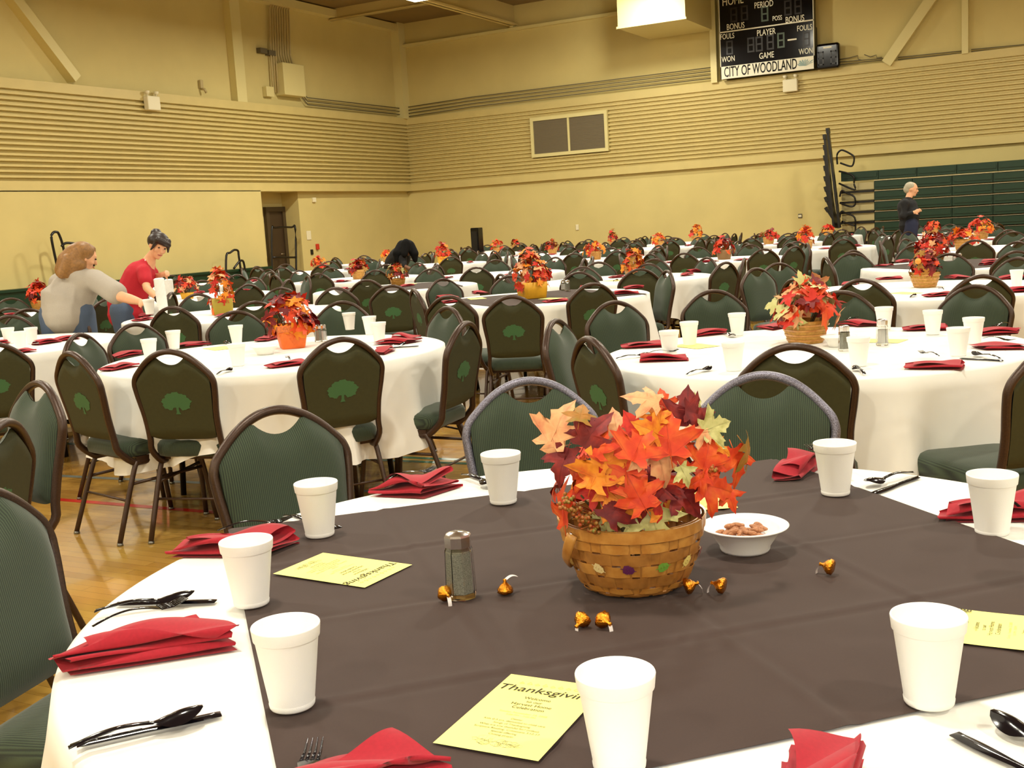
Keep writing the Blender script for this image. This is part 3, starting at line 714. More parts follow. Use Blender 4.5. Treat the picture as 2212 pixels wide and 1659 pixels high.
FAR=[('f1',-3.55,20.2,'the far table right of the door'),('f2',-2.1,15.7,'the far table below the red alarm'),('f3',-2.65,24.0,'the far table behind the crouching figure'),
('f4',-1.25,20.3,'the far table with a yellow basket'),('f5',-.36,26.0,'the far table right of the cabinet'),('f6',.08,28.6,'the farthest table near the cabinet'),
('f7',.82,22.7,'the far table below the vent'),('f8',1.45,17.9,'far table with the widest orange bouquet'),('f9',2.5,27.6,'the farthest table below the vent'),
('f10',3.02,22.7,'the far table right of the vent'),('f11',4.2,25.6,'the far table below the scoreboard'),('f13',2.9,15.0,'the table with the brown basket'),
('f14',4.95,20.7,'the far table under the wall outlet'),('f15',4.75,17.2,'the table with the tall round bouquet'),('f16',6.6,23.6,'the far table at the bleacher end'),
('f18',5.95,13.6,'the table right of the red bouquet'),('f19',7.1,16.9,'the far table before the green bleachers'),('f20',-4.55,17.0,'the table before the brown door'),('f21',1.05,20.3,'the far table behind the mustard bouquet'),('f22',7.9,20.6,'the far table beside the standing man'),('f23',-.15,14.6,'the table left behind the mustard bouquet')]
for i,(k,X,Y,d) in enumerate(FAR): add_table(k,X,Y,d,None,i,.37*i)
def chair_px(tk, px, py, lod=0, rmin=1.09, jit=0.0, z=.913, blend=0.0):
    p=at(px,py,z); c=TABLES[tk]['c']; d0=math.hypot(p.x,p.y); u=Vector((p.x/d0,p.y/d0,0)); d=d0
    if (Vector((p.x,p.y,0))-c).length<rmin:
        while d>1 and (u*d-c).length<rmin: d-=.02
        if d<d0-1.2:
            d=d0
            while (u*d-c).length<rmin: d+=.02
    return put_chair(u*d, tk, lod, jit)
def ring(tk, n, r, a0, lod, seed, skip=()):
    rnd=random.Random(seed); c=TABLES[tk]['c']
    for k in range(n):
        a=a0+2*PI*k/n+rnd.uniform(-.12,.12); rr=r+rnd.uniform(-.08,.22)
        if k in skip: continue
        p=c+Vector((math.cos(a),math.sin(a),0))*rr
        q=proj((p.x,p.y,.9))
        if q is None or q[0]<-70 or q[0]>2290: continue
        put_chair(p,tk,lod,rnd.uniform(-.15,.15))
for px,py,l in ((-80,1060,0),(590,883,0),(1140,820,1),(1650,808,1)): chair_px('T1',px,py,l)
for px,py in ((85,826),(6,905)): chair_px('T01',px,py)
for px,py in ((735,715),(360,748),(150,762),(168,722),(288,700),(507,673),(738,652),(968,664)): chair_px('T2',px,py)
for px,py in ((1715,740),(1270,727),(1198,692),(1325,652),(1540,628),(1815,630),(2110,617),(2300,735)): chair_px('T3',px,py)
def chair_at(tk,X,Y,fx,fy):
    c=TABLES[tk]['c']; q=W(X,Y); v=W(fx,fy); d_=c-q; put_chair(q,tk,0,math.atan2(v.y,v.x)-math.atan2(d_.y,d_.x))
chair_at('T3',1.88,3.54,-1,.3); chair_at('T2',-.21,5.56,-1,.42)
for px,py in ((20,692),(142,676),(-22,742),(60,668)): chair_px('T7',px,py)
for px,py in ((370,657),(205,700),(246,662),(425,638),(548,640),(606,622)): chair_px('T6',px,py)
for px,py in ((1104,640),(1280,605),(893,622),(968,640),(955,603),(1258,577),(1442,585),(1100,597),(1400,570)): chair_px('T5',px,py)
for px,py in ((1860,598),(2120,590),(1632,580),(1680,569),(1716,592),(1840,547),(2050,548),(2200,560)): chair_px('T4',px,py)
for px,py in ((790,597),(845,617),(724,622),(930,584),(720,600),(880,560),(800,560)): chair_px('T8',px,py)
ring('T9',10,1.2,.3,2,9); ring('T12',10,1.2,.1,2,12); ring('T24',9,1.2,.5,2,24); ring('T10',9,1.2,.2,2,10)
for i,(k,X,Y,d) in enumerate(FAR): ring(k,10,1.16,.6*i,2,100+i)

# ------------------------------------------------------------------ table ware
CUPP=[(0,0),(.0285,0),(.0298,.002),(.0305,.007),(.0300,.0085),(.0300,.009),(.0414,.0935),(.0415,.0938),(.0434,.0952),(.0436,.0956),(.0452,.1105),(.0452,.111),(.0446,.1125),(.0436,.1125),(.0430,.111),(.0400,.09),(.0275,.006),(0,.005)]
def cup_mesh(n): b=MB(); b.lathe(CUPP,n); return b.mesh('foam_cup', M['foam'])
CUP,CUPL=cup_mesh(48),cup_mesh(16)
def cup(p, tk, far=False, z=None, lab='white foam cup', grp='white foam cups'):
    o=link('foam_cup', CUPL if far else CUP, None, (p.x,p.y,(TZ+.0045) if z is None else z))
    pool(o,lab,'cup',TABLES[tk]['d'],grp); return o
def slab(b, L, wf, zf, th, cf=None, n=22, m=7):
    for sgn in (1,-1):
        def fn(u,v):
            t=u; s=2*v-1; w=wf(t); x=(t-.5)*L; e=1-abs(s)**3
            return (x, s*w/2*(1 if sgn>0 else -1), zf(t)+(cf(t)*(s*s-1) if cf else 0)+sgn*th/2*(e if 0<t<1 else .2))
        b.grid(fn,n,m)
def spoon_b(b):
    L=.165; hw=lambda t: .011+.002*math.sin(PI*min(1,t/.6)) if t<.62 else .009+.026*math.sin(PI*min(1,max(0,(t-.62)/.38)))**.7 if t<.999 else .006
    zf=lambda t: .006+.010*math.sin(PI*min(1,t/.75))*(1 if t<.75 else 1) if t<.75 else .006+.012*((t-.75)/.25)**2
    slab(b,L,hw,zf,.0028,lambda t:0 if t<.64 else -.011*math.sin(PI*(t-.64)/.36),30,9)
    b.tube([(-.08,0,.008),(-.02,0,.016),(.015,0,.013)],.0022,6)
def knife_b(b):
    L=.178; wf=lambda t: .0115 if t<.5 else .0115+.008*math.sin(PI*min(1,(t-.5)/.62)); zf=lambda t:.004
    slab(b,L,wf,zf,.0055,None,26,5); b.tube([(-.087,0,.006),(-.01,0,.006)],.0022,6)
def fork_b(b):
    wf=lambda t:.008 if t<.55 else .008+.017*min(1,(t-.55)/.35); zf=lambda t:.003+.010*math.sin(PI*t)
    b2=len(b.v); slab(b,.11,wf,zf,.0026,None,18,5)
    b.v[b2:]=[(x-.028,y,z) for x,y,z in b.v[b2:]]
    for k in (-1.5,-.5,.5,1.5): b.tube([(.024,k*.0064,.004),(.045,k*.0062,.0025),(.07,k*.006,.009)],[.0021,.0019,.0008],6)
def ware(fn,nm): b=MB(); fn(b); return b.mesh(nm, M['black'])
SPOON,KNIFE,FORK=ware(spoon_b,'plastic_spoon'),ware(knife_b,'plastic_knife'),ware(fork_b,'plastic_fork')
def put_ware(me, p, ang, tk, z=.0045, lab=None, tilt=0.0, pitch=0.0):
    o=link(me.name.split('.')[0], me, None, (p.x,p.y,TZ+z)); o.rotation_euler=(tilt,pitch,ang)
    k=me.name.split('_')[1].split('.')[0]
    pool(o,lab or 'black plastic %s'%k,'cutlery',TABLES[tk]['d'],'black plastic cutlery'); return o
def napkin_mesh(L, w0, w1, h, layers, seed, n=34, skew=0.0, diag=0.0):
    rnd=random.Random(seed); ph=[rnd.uniform(0,6.28) for _ in range(8)]; b=MB(); pts=[]; sec=[]
    for k in range(layers):
        s=1 if k%2==0 else -1
        for j in range(7): sec.append((s*(-1+2*j/6)*(1-.05*k), k, j/6))
        if k<layers-1: sec.append((s*1.04*(1-.05*k), k+.5, .5))
    def fn(u,v):
        i=min(len(sec)-1,int(round(v*(len(sec)-1)))); y,lay,_=sec[i]; w=w0+(w1-w0)*u
        x=(u-.5)*L*(1-.045*lay*math.sin(ph[int(lay)%8]))+skew*y*w+.006*math.sin(ph[int(lay)%8])
        hh=h*(.55+.45*math.sin(PI*(.15+.75*u)+.4*math.sin(ph[1])))
        z=.002+hh*lay/max(1,layers-1)+(.28*h*math.sin(5*u+ph[int(lay)%8]+y*1.5)*(lay/layers))+diag*u*y*.01
        yy=y*w/2+.010*math.sin(4*u+ph[3]+.7*lay)*(lay/layers)
        return (x,yy,max(.0015*(1+lay),z))
    b.grid(fn,n,len(sec)); return b.mesh('napkin', M['napkin'])
NAPS=[napkin_mesh(.19,.09,.11,.022,4,1),napkin_mesh(.20,.06,.12,.026,5,2,skew=.3),napkin_mesh(.17,.11,.08,.02,4,3,skew=-.3),napkin_mesh(.21,.07,.09,.03,5,4)]
def put_napkin(p, ang, tk, me=None, k=0, z=.0045, grp='folded red napkins'):
    o=link('napkin', me or NAPS[k%4], None, (p.x,p.y,TZ+z), ang); pool(o,'folded red linen napkin','napkin',TABLES[tk]['d'],grp); return o
OVZ=.0095
def at2(px,py,z=.768): return at(px,py,z)
def ang2(a,b): d=at2(*b)-at2(*a); return math.atan2(d.y,d.x)
def mid(a,b): return (at2(*a)+at2(*b))/2
# the front table, item by item
for (px,py) in ((692,1164),(1088,1092),(545,1316),(634,1543),(1805,1074),(2007,1538)):
    q=at2(px,py,.769); d=Vector((q.x,q.y,0)).normalized()*.028; cup(q+d,'T1',z=TZ+OVZ)
for (px,py) in ((2143,1160),(1340,1690)):
    q=at2(px,py,.765); d=Vector((q.x,q.y,0)).normalized()*.028; cup(q+d,'T1',z=TZ+(.0048 if px>2000 else OVZ))
q=at2(2290,1262); cup(q,'T1')
def pair(spn, knf, tk='T1', lab=''):
    (a,b_)=spn; put_ware(SPOON, mid(a,b_), ang2(a,b_), tk, .012 if knf and lab=='x' else .0055)
    if knf: (a,b_)=knf; put_ware(KNIFE, mid(a,b_), ang2(a,b_), tk, .0045)
def ware_px(me, handle, tip, tk='T1', z=.0045, **k): return put_ware(me, mid(handle,tip), ang2(handle,tip), tk, z, **k)
ware_px(KNIFE,(163,1612),(480,1542)); ware_px(SPOON,(168,1624),(424,1560),z=.010)
ware_px(KNIFE,(247,1306),(471,1299)); ware_px(SPOON,(226,1327),(402,1302),z=.009)
ware_px(KNIFE,(632,1113),(735,1141)); ware_px(SPOON,(612,1120),(700,1148),z=.008)
ware_px(SPOON,(1003,1033),(1062,1053),z=.008); ware_px(KNIFE,(1018,1028),(1088,1052))
ware_px(SPOON,(1965,1027),(1878,1050),z=.006); ware_px(KNIFE,(1991,1029),(1880,1068))
ware_px(KNIFE,(2290,1700),(2114,1612)); ware_px(SPOON,(2330,1650),(2215,1595),z=.006)
N1=napkin_mesh(.23,.05,.11,.042,7,11,48,skew=-.12); N2=napkin_mesh(.215,.05,.09,.04,6,12,40,skew=.2); N3=napkin_mesh(.14,.08,.12,.05,6,13,40,skew=.25); N4=napkin_mesh(.16,.06,.085,.045,5,14,40,skew=-.2)
put_napkin(mid((140,1450),(478,1378))+Vector((0,0,0)), ang2((140,1450),(478,1385)),'T1',N1)
put_napkin(mid((372,1197),(628,1185)), ang2((372,1197),(628,1190)),'T1',N2)
put_napkin(mid((812,1062),(975,1062)), ang2((812,1065),(975,1065)),'T1',N3)
put_napkin(mid((1700,1050),(1740,995)), ang2((1695,1048),(1760,985)),'T1',N4)
put_napkin(mid((2075,1118),(2260,1112)), ang2((2045,1118),(2230,1112)),'T1',N2)
put_napkin(mid((700,1742),(845,1700)), ang2((690,1745),(840,1700)),'T1',N4,z=OVZ)
put_napkin(at2(1768,1735), ang2((1690,1680),(1850,1640))+.9,'T1',N4,z=OVZ)
ware_px(FORK,(212,1405),(418,1345),z=.045,lab='black plastic fork tucked in the red napkin')
ware_px(FORK,(500,1180),(622,1160),z=.042,lab='black plastic fork tucked in the red napkin')
ware_px(FORK,(860,1060),(930,1042),z=.036,lab='black plastic fork tucked in the red napkin')
ware_px(FORK,(1810,1030),(1755,1012),z=.055,lab='black plastic fork tucked in the red napkin')
ware_px(FORK,(640,1760),(684,1630),z=.02,lab='black plastic fork tucked in the red napkin')
ware_px(FORK,(2200,1128),(2100,1085),z=.036,lab='black plastic fork tucked in the red napkin')
# pepper and salt shakers
def shaker_proto(full,m,s=1.0,h=.10):
    t=empty('pepper_shaker' if m=='pepper' else 'salt_shaker'); r=.0235
    b=MB(); b.smooth=False; b.lathe([(0,.0),(r,.0),(r*1.02,.006),(r*.93,h*.72),(r*.80,h*.80),(r*.7,h*.80),(r*.83,h*.70),(r*.9,.008),(0,.006)],8); b.build('glass_body', M['glass'], t)
    b=MB(); b.smooth=False; b.lathe([(0,.0075),(r*.87,.0085),(r*.80,h*full),(0,h*full)],8); b.build('contents', M[m], t)
    b=MB(); b.smooth=False; b.lathe([(r*.86,h*.78),(r*.88,h*.94),(r*.8,h*.97)],8); b.smooth=True; b.lathe([(r*.8,h*.97),(r*.5,h*1.0),(0,h*1.01)],8); b.build('cap', M['chrome'], t)
    return t
PEP=shaker_proto(.72,'pepper'); SAL=shaker_proto(.6,'salt'); sp={'p':0,'s':0}
def shaker(kind,p,tk,z=.0045,s=1.0):
    src=PEP if kind=='p' else SAL
    o=src if not sp[kind] else copy_tree(src); sp[kind]=1; o.location=(p.x,p.y,TZ+z); o.scale=(s,s,s)
    pool(o,'glass %s shaker with chrome cap'%('pepper' if kind=='p' else 'salt'),'shaker',TABLES[tk]['d'])
q=at2(997,1290); shaker('p',q,'T1',OVZ,1.12)
# foil wrapped candies
def candy():
    t=empty('foil_candy'); b=MB()
    b.lathe([(0,0),(.0098,0),(.0118,.002),(.0115,.006),(.0085,.0105),(.0045,.0145),(.0022,.0175),(.003,.021),(0,.022)],18)
    b.v=[(x*(1+.10*math.sin(7*math.atan2(y,x)+z*500)),y*(1+.10*math.sin(5*math.atan2(y,x)+z*400)),z) for x,y,z in b.v]
    b.build('foil', M['foil'], t)
    b=MB(); b.grid(lambda u,v:(.001+.022*u,(v-.5)*.0055,.0195+.004*math.sin(3*u)+.001*v),8,3); b.build('paper_flag', M['white_tag'], t); return t
CD=candy(); first=True
for (px,py,pitch,yaw,wh) in ((961,1297,1.5,-1.2,'beside the pepper shaker'),(1092,1283,0,.6,'standing upright right of the pepper shaker'),(1262,1352,1.9,-2.2,'left one of the touching pair'),(1299,1354,1.7,-1.0,'right one of the touching pair'),(1480,1285,1.35,.1,'against the basket foot'),(1566,1284,1.4,2.6,'right of the basket'),(1800,1243,1.4,2.5,'alone far right on the brown cloth')):
    o=CD if first else copy_tree(CD); first=False; q=at2(px,py); o.location=(q.x,q.y,TZ+OVZ+(.0005 if pitch==0 else .0118)); o.rotation_euler=(0,pitch,yaw+AW); o.scale=(1.12,)*3
    tag(o,'amber foil wrapped candy, %s'%wh,'candy','amber foil wrapped candies')
# foam bowl with almonds
bw=at2(1610,1205)+Vector((.0,.0,0)); d=Vector((bw.x,bw.y,0)).normalized(); bw=Vector((bw.x,bw.y,0))+d*.045
b=MB(); b.lathe([(0,0),(.043,0),(.045,.004),(.046,.01),(.064,.038),(.069,.042),(.078,.0445),(.080,.047),(.0775,.048),(.068,.0455),(.062,.040),(.043,.010),(.03,.008),(0,.008)],64)
o=b.build('foam_bowl', M['foam_in'], None, (bw.x,bw.y,TZ+OVZ)); tag(o,'white foam bowl of almonds on the brown cloth','bowl')
rnd=random.Random(5); b=MB(); b.ball((0,0,0),(.0115,.0062,.0045),12,8); b.v=[(x,y*(1-.35*x/.0115),z*(1-.2*x/.0115)) for x,y,z in b.v]; AL=b.mesh('almond', M['almond'])
for k in range(36):
    r=.046*math.sqrt(rnd.random()) if k<22 else .034*math.sqrt(rnd.random()); a=rnd.uniform(0,6.28); o=link('almond',AL,None,(bw.x+r*math.cos(a),bw.y+r*math.sin(a),TZ+OVZ+.033+(.0 if k<22 else .006)+.0012*(k%3)))
    o.rotation_euler=(rnd.uniform(-.3,.3),rnd.uniform(-.3,.3) if k else -.9,rnd.uniform(0,6.28)); tag(o,'brown almond in the white foam bowl','almond','almonds in the foam bowl')
# flyers
def pumpkin_sketch(parent):
    b=MB(); rnd=random.Random(3)
    for k in range(46):
        cx=rnd.uniform(-.030,.034); cz=rnd.uniform(-.006,.007)*(1-abs(cx)/.05); r=rnd.uniform(.002,.006)
        pts=[(cx+r*1.3*math.cos(t/7*2*PI*.8+k),cz+r*math.sin(t/7*2*PI*.8+k),.0002) for t in range(8)]
        b.tube(pts,.00022+.0002*rnd.random(),4)
    for k in range(5): b.tube([(-.022+.004*k,.002,.0002),(-.025+.005*k,.010+.002*(k%3),.0002),(-.020+.004*k,.014,.0002)],.0003,4)
    return b.build('pumpkin_drawing', M['ink'], parent, (0,-.083,.0002))
FT=[('Thanksgiving',.0235,.067,.18,'ink',1.15),('Welcome',.0095,.043,0,'ink',1),('to our',.0085,.033,0,'ink',1),('Harvest Home',.0095,.0235,0,'ink',1),('Celebration',.0095,.0135,0,'ink',1),
 ('Sunday, November 23, 2008',.0058,-.001,0,'inkf',1),('5:00 PM - 7:00 PM',.0055,-.008,0,'inkf',1),('Dinner',.0058,-.019,0,'ink',1),('Kids 0-5 yrs. dismissed to child care',.0058,-.0265,0,'ink',1),
 ('Songs of Thanksgiving',.0058,-.034,0,'ink',1),('What are you thankful for? (video)',.0058,-.0415,0,'ink',1),('Scripture Reading, Colossians 3:12-17',.0058,-.049,0,'ink',1),('Special offering',.0058,-.0565,0,'ink',1),('Closing prayer',.0058,-.064,0,'ink',1)]
def flyer(c, ang, tk, lab, z=OVZ, detail=True, curl=0.0):
    w,h=.1397,.2159; b=MB(); b.grid(lambda u,v:((u-.5)*w,(v-.5)*h,.0006+curl*(abs(2*v-1)**3)+.0008*math.sin(5*u)*curl*200),6,14)
    o=b.build('flyer', M['paper'], None, (c.x,c.y,TZ+z), ang); tag(o,lab,'flyer','yellow event flyers')
    if detail:
        for s_,sz,y,sh,m,sx in FT: text('print',s_,sz,m,o,(0,y,.0012+curl*(abs(2*y/h)**3)),(0,0,0),sx,sh,ext_=.0)
        for k in range(9):
            b=MB(); x=-.045+.0113*k; b.tube([(x,.083,.0012),(x+.003,.088+.002*(k%2),.0012),(x+.007,.084,.0012),(x+.002,.081,.0012)],.00025,4); b.build('leaf_border', M['inkf'], o)
        pumpkin_sketch(o)
    return o
pA=[at2(*p) for p in ((592,1240),(693,1197),(889,1218),(793,1277))]; cA_=(pA[0]+pA[1]+pA[2]+pA[3])/4; dd=(pA[2]-pA[1]+pA[3]-pA[0]); flyer(cA_, math.atan2(dd.y,dd.x)-PI/2,'T1','yellow flyer lying left of the pepper shaker')
B0,B1,B2=at2(935,1608),at2(1112,1452),at2(1157,1643); up=(B1-B0).normalized(); rt=Vector((up.y,-up.x,0)); cB=B0+up*.108+rt*.07; flyer(cB, math.atan2(up.y,up.x)-PI/2,'T1','yellow flyer half under the front foam cup')
C0,C1,C2=at2(2018,1313),at2(2212,1332),at2(2212,1407); dn=(C1-C0).normalized(); flyer(C0+dn*.108+Vector((dn.y,-dn.x,0))*.07, math.atan2(-dn.y,-dn.x)-PI/2,'T1','yellow flyer behind the right front foam cup',curl=.004)
q=at2(1510,1085)+Vector((-.02,.03,0)); flyer(q, AW+.25-PI/2+1.35,'T1','yellow flyer mostly hidden behind the leaf bouquet')
# other tables
for (px,py) in ((512,742),(756,712),(820,738),(377,754),(325,775),(515,790),(800,722)): cup(at(px,py,.765),'T2',True)
for (px,py) in ((1447,768),(1490,745),(1593,724),(1910,712),(2015,722),(2103,742),(2070,768),(1585,800),(1855,790)): cup(at(px,py,.765),'T3',True)
for (px,py) in ((20,742),(45,752),(70,742)): cup(at(px,py,.765),'T7',True)
for (px,py) in ((437,664),(463,674)): cup(at(px,py,.765),'T6',True)
cup(at(2196,618,.765),'T4',True)
def nap_px(tk,a,b_,k=0,fork=None,sp_=None,kn=None):
    put_napkin(mid(a,b_),ang2(a,b_),tk,None,k)
    if fork: ware_px(FORK,*fork,tk=tk,z=.026,lab='black plastic fork on a red napkin')
    if sp_: ware_px(SPOON,*sp_,tk=tk)
    if kn: ware_px(KNIFE,*kn,tk=tk)
nap_px('T2',(232,800),(283,790),0); nap_px('T2',(255,772),(296,764),1); nap_px('T2',(395,748),(438,744),2); nap_px('T2',(597,792),(648,786),0,((630,790),(618,775))); nap_px('T2',(830,742),(880,740),1); nap_px('T2',(835,728),(918,734),3); nap_px('T2',(567,736),(590,730),0,((585,733),(570,730))); nap_px('T2',(822,764),(832,756),1)
ware_px(SPOON,(463,812),(505,798),tk='T2'); ware_px(KNIFE,(838,752),(900,748),tk='T2'); ware_px(SPOON,(835,752),(870,746),tk='T2'); ware_px(SPOON,(505,748),(480,738),tk='T2')
nap_px('T3',(1351,750),(1430,746),0); nap_px('T3',(1383,780),(1480,776),3,((1415,772),(1455,768)),((1330,776),(1402,768))); nap_px('T3',(1505,725),(1563,718),1,None,((1565,722),(1585,728))); nap_px('T3',(1645,705),(1685,712),2); nap_px('T3',(1825,700),(1880,704),1,((1830,700),(1850,695)))
nap_px('T3',(1962,712),(2040,710),0); nap_px('T3',(1970,793),(2072,793),0,((2042,784),(1972,768))); nap_px('T3',(2112,752),(2210,752),2,((2130,742),(2190,746))); nap_px('T3',(2125,722),(2185,718),1,((2180,708),(2140,716)))
ware_px(SPOON,(1475,812),(1544,796),tk='T3'); ware_px(SPOON,(2170,778),(2092,766),tk='T3',z=.006); ware_px(KNIFE,(2166,780),(2075,774),tk='T3'); ware_px(SPOON,(1872,812),(1843,794),tk='T3')
nap_px('T7',(8,766),(70,758),0); nap_px('T7',(78,745),(122,738),3); nap_px('T7',(-10,745),(8,742),1); nap_px('T7',(135,735),(155,732),1)
nap_px('T6',(300,693),(322,690),0); nap_px('T6',(300,686),(325,680),1); nap_px('T6',(478,684),(505,680),2); nap_px('T6',(512,632),(545,628),3)
nap_px('T5',(955,655),(990,652),0); nap_px('T5',(945,646),(985,642),3); nap_px('T5',(1015,632),(1052,636),1); nap_px('T5',(1183,653),(1222,650),0); nap_px('T5',(1333,636),(1372,634),3); nap_px('T5',(1345,625),(1395,620),1); nap_px('T5',(1262,622),(1272,618),2)
nap_px('T4',(1900,604),(1945,602),0); nap_px('T4',(2045,600),(2085,602),1); nap_px('T4',(2010,640),(2052,637),0,((2045,634),(2022,626))); nap_px('T4',(1825,618),(1850,610),2); nap_px('T4',(2175,602),(2200,600),1); nap_px('T4',(2195,630),(2230,628),3)
ware_px(SPOON,(1963,645),(1980,637),tk='T4'); nap_px('T9',(1325,600),(1345,598),0); ware_px(SPOON,(1318,610),(1340,604),tk='T9'); nap_px('T9',(1476,590),(1520,585),3); nap_px('T9',(1474,596),(1492,593),1)
nap_px('T12',(1893,575),(1918,575),0); nap_px('T12',(1933,568),(1965,564),1); nap_px('T12',(2128,566),(2148,562),2); nap_px('T12',(2126,573),(2148,571),3); nap_px('T12',(1970,540),(1985,538),3)
for tk,a,b_ in (('T8',(868,620),(892,617)),('T8',(896,609),(912,606)),('T8',(735,628),(748,624)),('T10',(418,635),(440,632)),('T10',(512,632),(545,628)),('T24',(2,684),(40,680))): put_napkin(mid(a,b_),ang2(a,b_),tk,None,1)
for i,(k,X,Y,d) in enumerate(FAR):
    c=TABLES[k]['c']; rnd=random.Random(i)
    for j in range(4):
        a=math.atan2(-c.y,-c.x)+(-1.2+.8*j)+rnd.uniform(-.2,.2); p=c+Vector((math.cos(a),math.sin(a),0))*.72; put_napkin(p,a+PI/2+rnd.uniform(-.3,.3),k,None,j,grp='folded red napkins on the far tables')
shaker('p',at(689,738,.765),'T2'); shaker('s',at(699,737,.765),'T2'); shaker('p',at(1824,757,.765),'T3',.0045,1.1); shaker('s',at(1906,745,.765),'T3',.0045,1.15)
shaker('s',at(1217,628,.765),'T5',OVZ); shaker('p',at(1227,630,.765),'T5',OVZ); shaker('s',at(2063,572,.765),'T12',OVZ); shaker('p',at(2073,571,.765),'T12',OVZ)
def mini_bowl(px,py,tk):
    b=MB(); b.lathe([(0,0),(.043,0),(.046,.01),(.064,.038),(.078,.0445),(.080,.047),(.068,.0455),(.043,.010),(0,.008)],32); p=at(px,py,.765); o=b.build('foam_bowl',M['foam'],None,(p.x,p.y,TZ+.0045)); pool(o,'white foam bowl','bowl',TABLES[tk]['d'])
mini_bowl(1812,748,'T3'); mini_bowl(573,765,'T2')
for (px,py,a,tk,lab) in ((475,752,.6,'T2','yellow flyer on the orange-basket table'),(1500,747,.5,'T3','yellow flyer behind cups on the right-hand white table'),(1900,736,.9,'T3','yellow flyer under the salt shaker'),(1955,633,.4,'T4','yellow flyer on the gourd-bouquet table'),(1030,646,.2,'T5','yellow flyer left on the mustard-basket table'),(1195,646,.8,'T5','yellow flyer right of the mustard basket'),(885,614,.3,'T8','yellow flyer on the brown table before the crouching figure'),(1330,606,.7,'T9','yellow flyer with a spoon, behind the mustard basket')):
    flyer(at(px,py,.765),AW+a,tk,lab,z=OVZ if tk in('T5','T8') else .0045,detail=False)

# ------------------------------------------------------------------ leaves, bouquets, baskets
HALF=[(.0,.0),(.12,-.02),(.24,-.09),(.40,-.05),(.31,.06),(.25,.14),(.38,.20),(.50,.27),(.66,.42),(.52,.43),(.46,.50),(.34,.45),(.21,.43),(.22,.52),(.27,.62),(.17,.68),(.13,.80),(.05,.90),(0,1)]
OUT=HALF+[(-x,y) for x,y in reversed(HALF[1:-1])]
def leaf_geo(b, Mx, curl=0.3, fold=.2, seed=0, rings=(1,.66,.33), wscale=1.0):
    c=(0,.30); vs=[]; fs=[]; n=len(OUT); rnd=random.Random(seed); p1,p2=rnd.uniform(0,6),rnd.uniform(0,6)
    def zz(x,y): return -curl*(y-.3)*abs(y-.3)*.9+fold*abs(x)*.6-curl*x*x*.9+.05*math.sin(7*x+p1)*abs(x)*2+.05*math.sin(6*y+p2)
    for s in rings:
        for k,(x,y) in enumerate(OUT):
            jx=1+.07*math.sin(k*2.1+p1) if s==1 else 1
            X=(c[0]+(x-c[0])*s*jx)*wscale; Y=c[1]+(y-c[1])*s; vs.append(Mx@Vector((X,Y,zz(X,Y))))
    vs.append(Mx@Vector((0,c[1],zz(0,c[1]))))
    for i in range(len(rings)-1):
        for k in range(n): l=(k+1)%n; fs.append((i*n+k,i*n+l,(i+1)*n+l,(i+1)*n+k))
    i=len(rings)-1
    for k in range(n): fs.append((i*n+k,i*n+(k+1)%n,len(vs)-1))
    b.add(vs,fs)
I4=Matrix.Identity(4)
def one_leaf(i,m):
    b=MB(); leaf_geo(b,I4,[.25,-.2,.55,.1,.8][i],[.25,.1,.35,-.15,.3][i],i); b.tube([(0,.3,.01),(0,.02,.0),(.01,-.22,-.04)],.010,5); return b.mesh('leaf',LM[m])
LEAF={(i,m):one_leaf(i,m) for i in range(5) for m in LM}
def leaf_matrix(center, tip, normal, size):
    n=normal.normalized(); t=(tip-n*tip.dot(n)).normalized(); r=t.cross(n)
    Mx=Matrix(((r.x,t.x,n.x,0),(r.y,t.y,n.y,0),(r.z,t.z,n.z,0),(0,0,0,1)))
    return Matrix.Translation(center-t*size*.42)@Mx@Matrix.Scale(size,4)
BZ=TZ+OVZ
bk=W(.187,1.818); bkt=tag(empty('wicker_basket',(bk.x,bk.y,BZ)),'honey woven wicker basket with painted leaves, holding the leaf bouquet on the brown cloth','basket')
def brad(z): return interp([(0,.080),(.006,.086),(.03,.099),(.06,.1095),(.09,.116),(.12,.119)],z)
def ring_band(z0,z1,amp,ph,off,n=176,th=.0016,sx=1.0):
    b=MB()
    def fo(s):
        def fn(u,v):
            t=2*PI*u; z=z0+(z1-z0)*v; r=brad(z)+off+amp*math.cos(11*t+ph)+s; return (r*math.cos(t),r*math.sin(t),z)
        return fn
    b.grid(fo(th/2),n,3,True); g0=len(b.v); b.grid(lambda u,v: fo(-th/2)(1-u if 0 else -u,v),n,3,True)
    for zz_,s in ((z0,-1),(z1,1)):
        b.grid(lambda u,v: fo(th/2-th*v)(u,0 if s<0 else 1),n,2,True)
    return b
for k,(z0,z1) in enumerate(((.003,.008),(.009,.019),(.021,.040),(.042,.061),(.063,.082),(.084,.100))):
    ring_band(z0,z1,.0026,PI*k,.0005).build('woven_band', M['wicker'] if k%2 else M['wicker2'], bkt)
ring_band(.102,.121,0,0,.0045,64,.003).build('rim', M['wicker'], bkt); ring_band(.102,.121,0,0,-.003,64,.002).build('rim', M['wicker'], bkt)
for k in range(22):
    t=2*PI*(k+.5)/22*1.0; b=MB(); w_=.0085
    def fn(u,v):
        z=.002+.112*v; r=brad(z); a=t+(u-.5)*w_*2/ r; return (r*math.cos(a),r*math.sin(a),z)
    b.grid(fn,4,9); b.build('stake', M['wicker2'], bkt)
b=MB(); b.lathe([(0,.004),(.082,.004)],32); b.build('base', M['wicker2'], bkt)
camd=math.atan2(-bk.y,-bk.x)
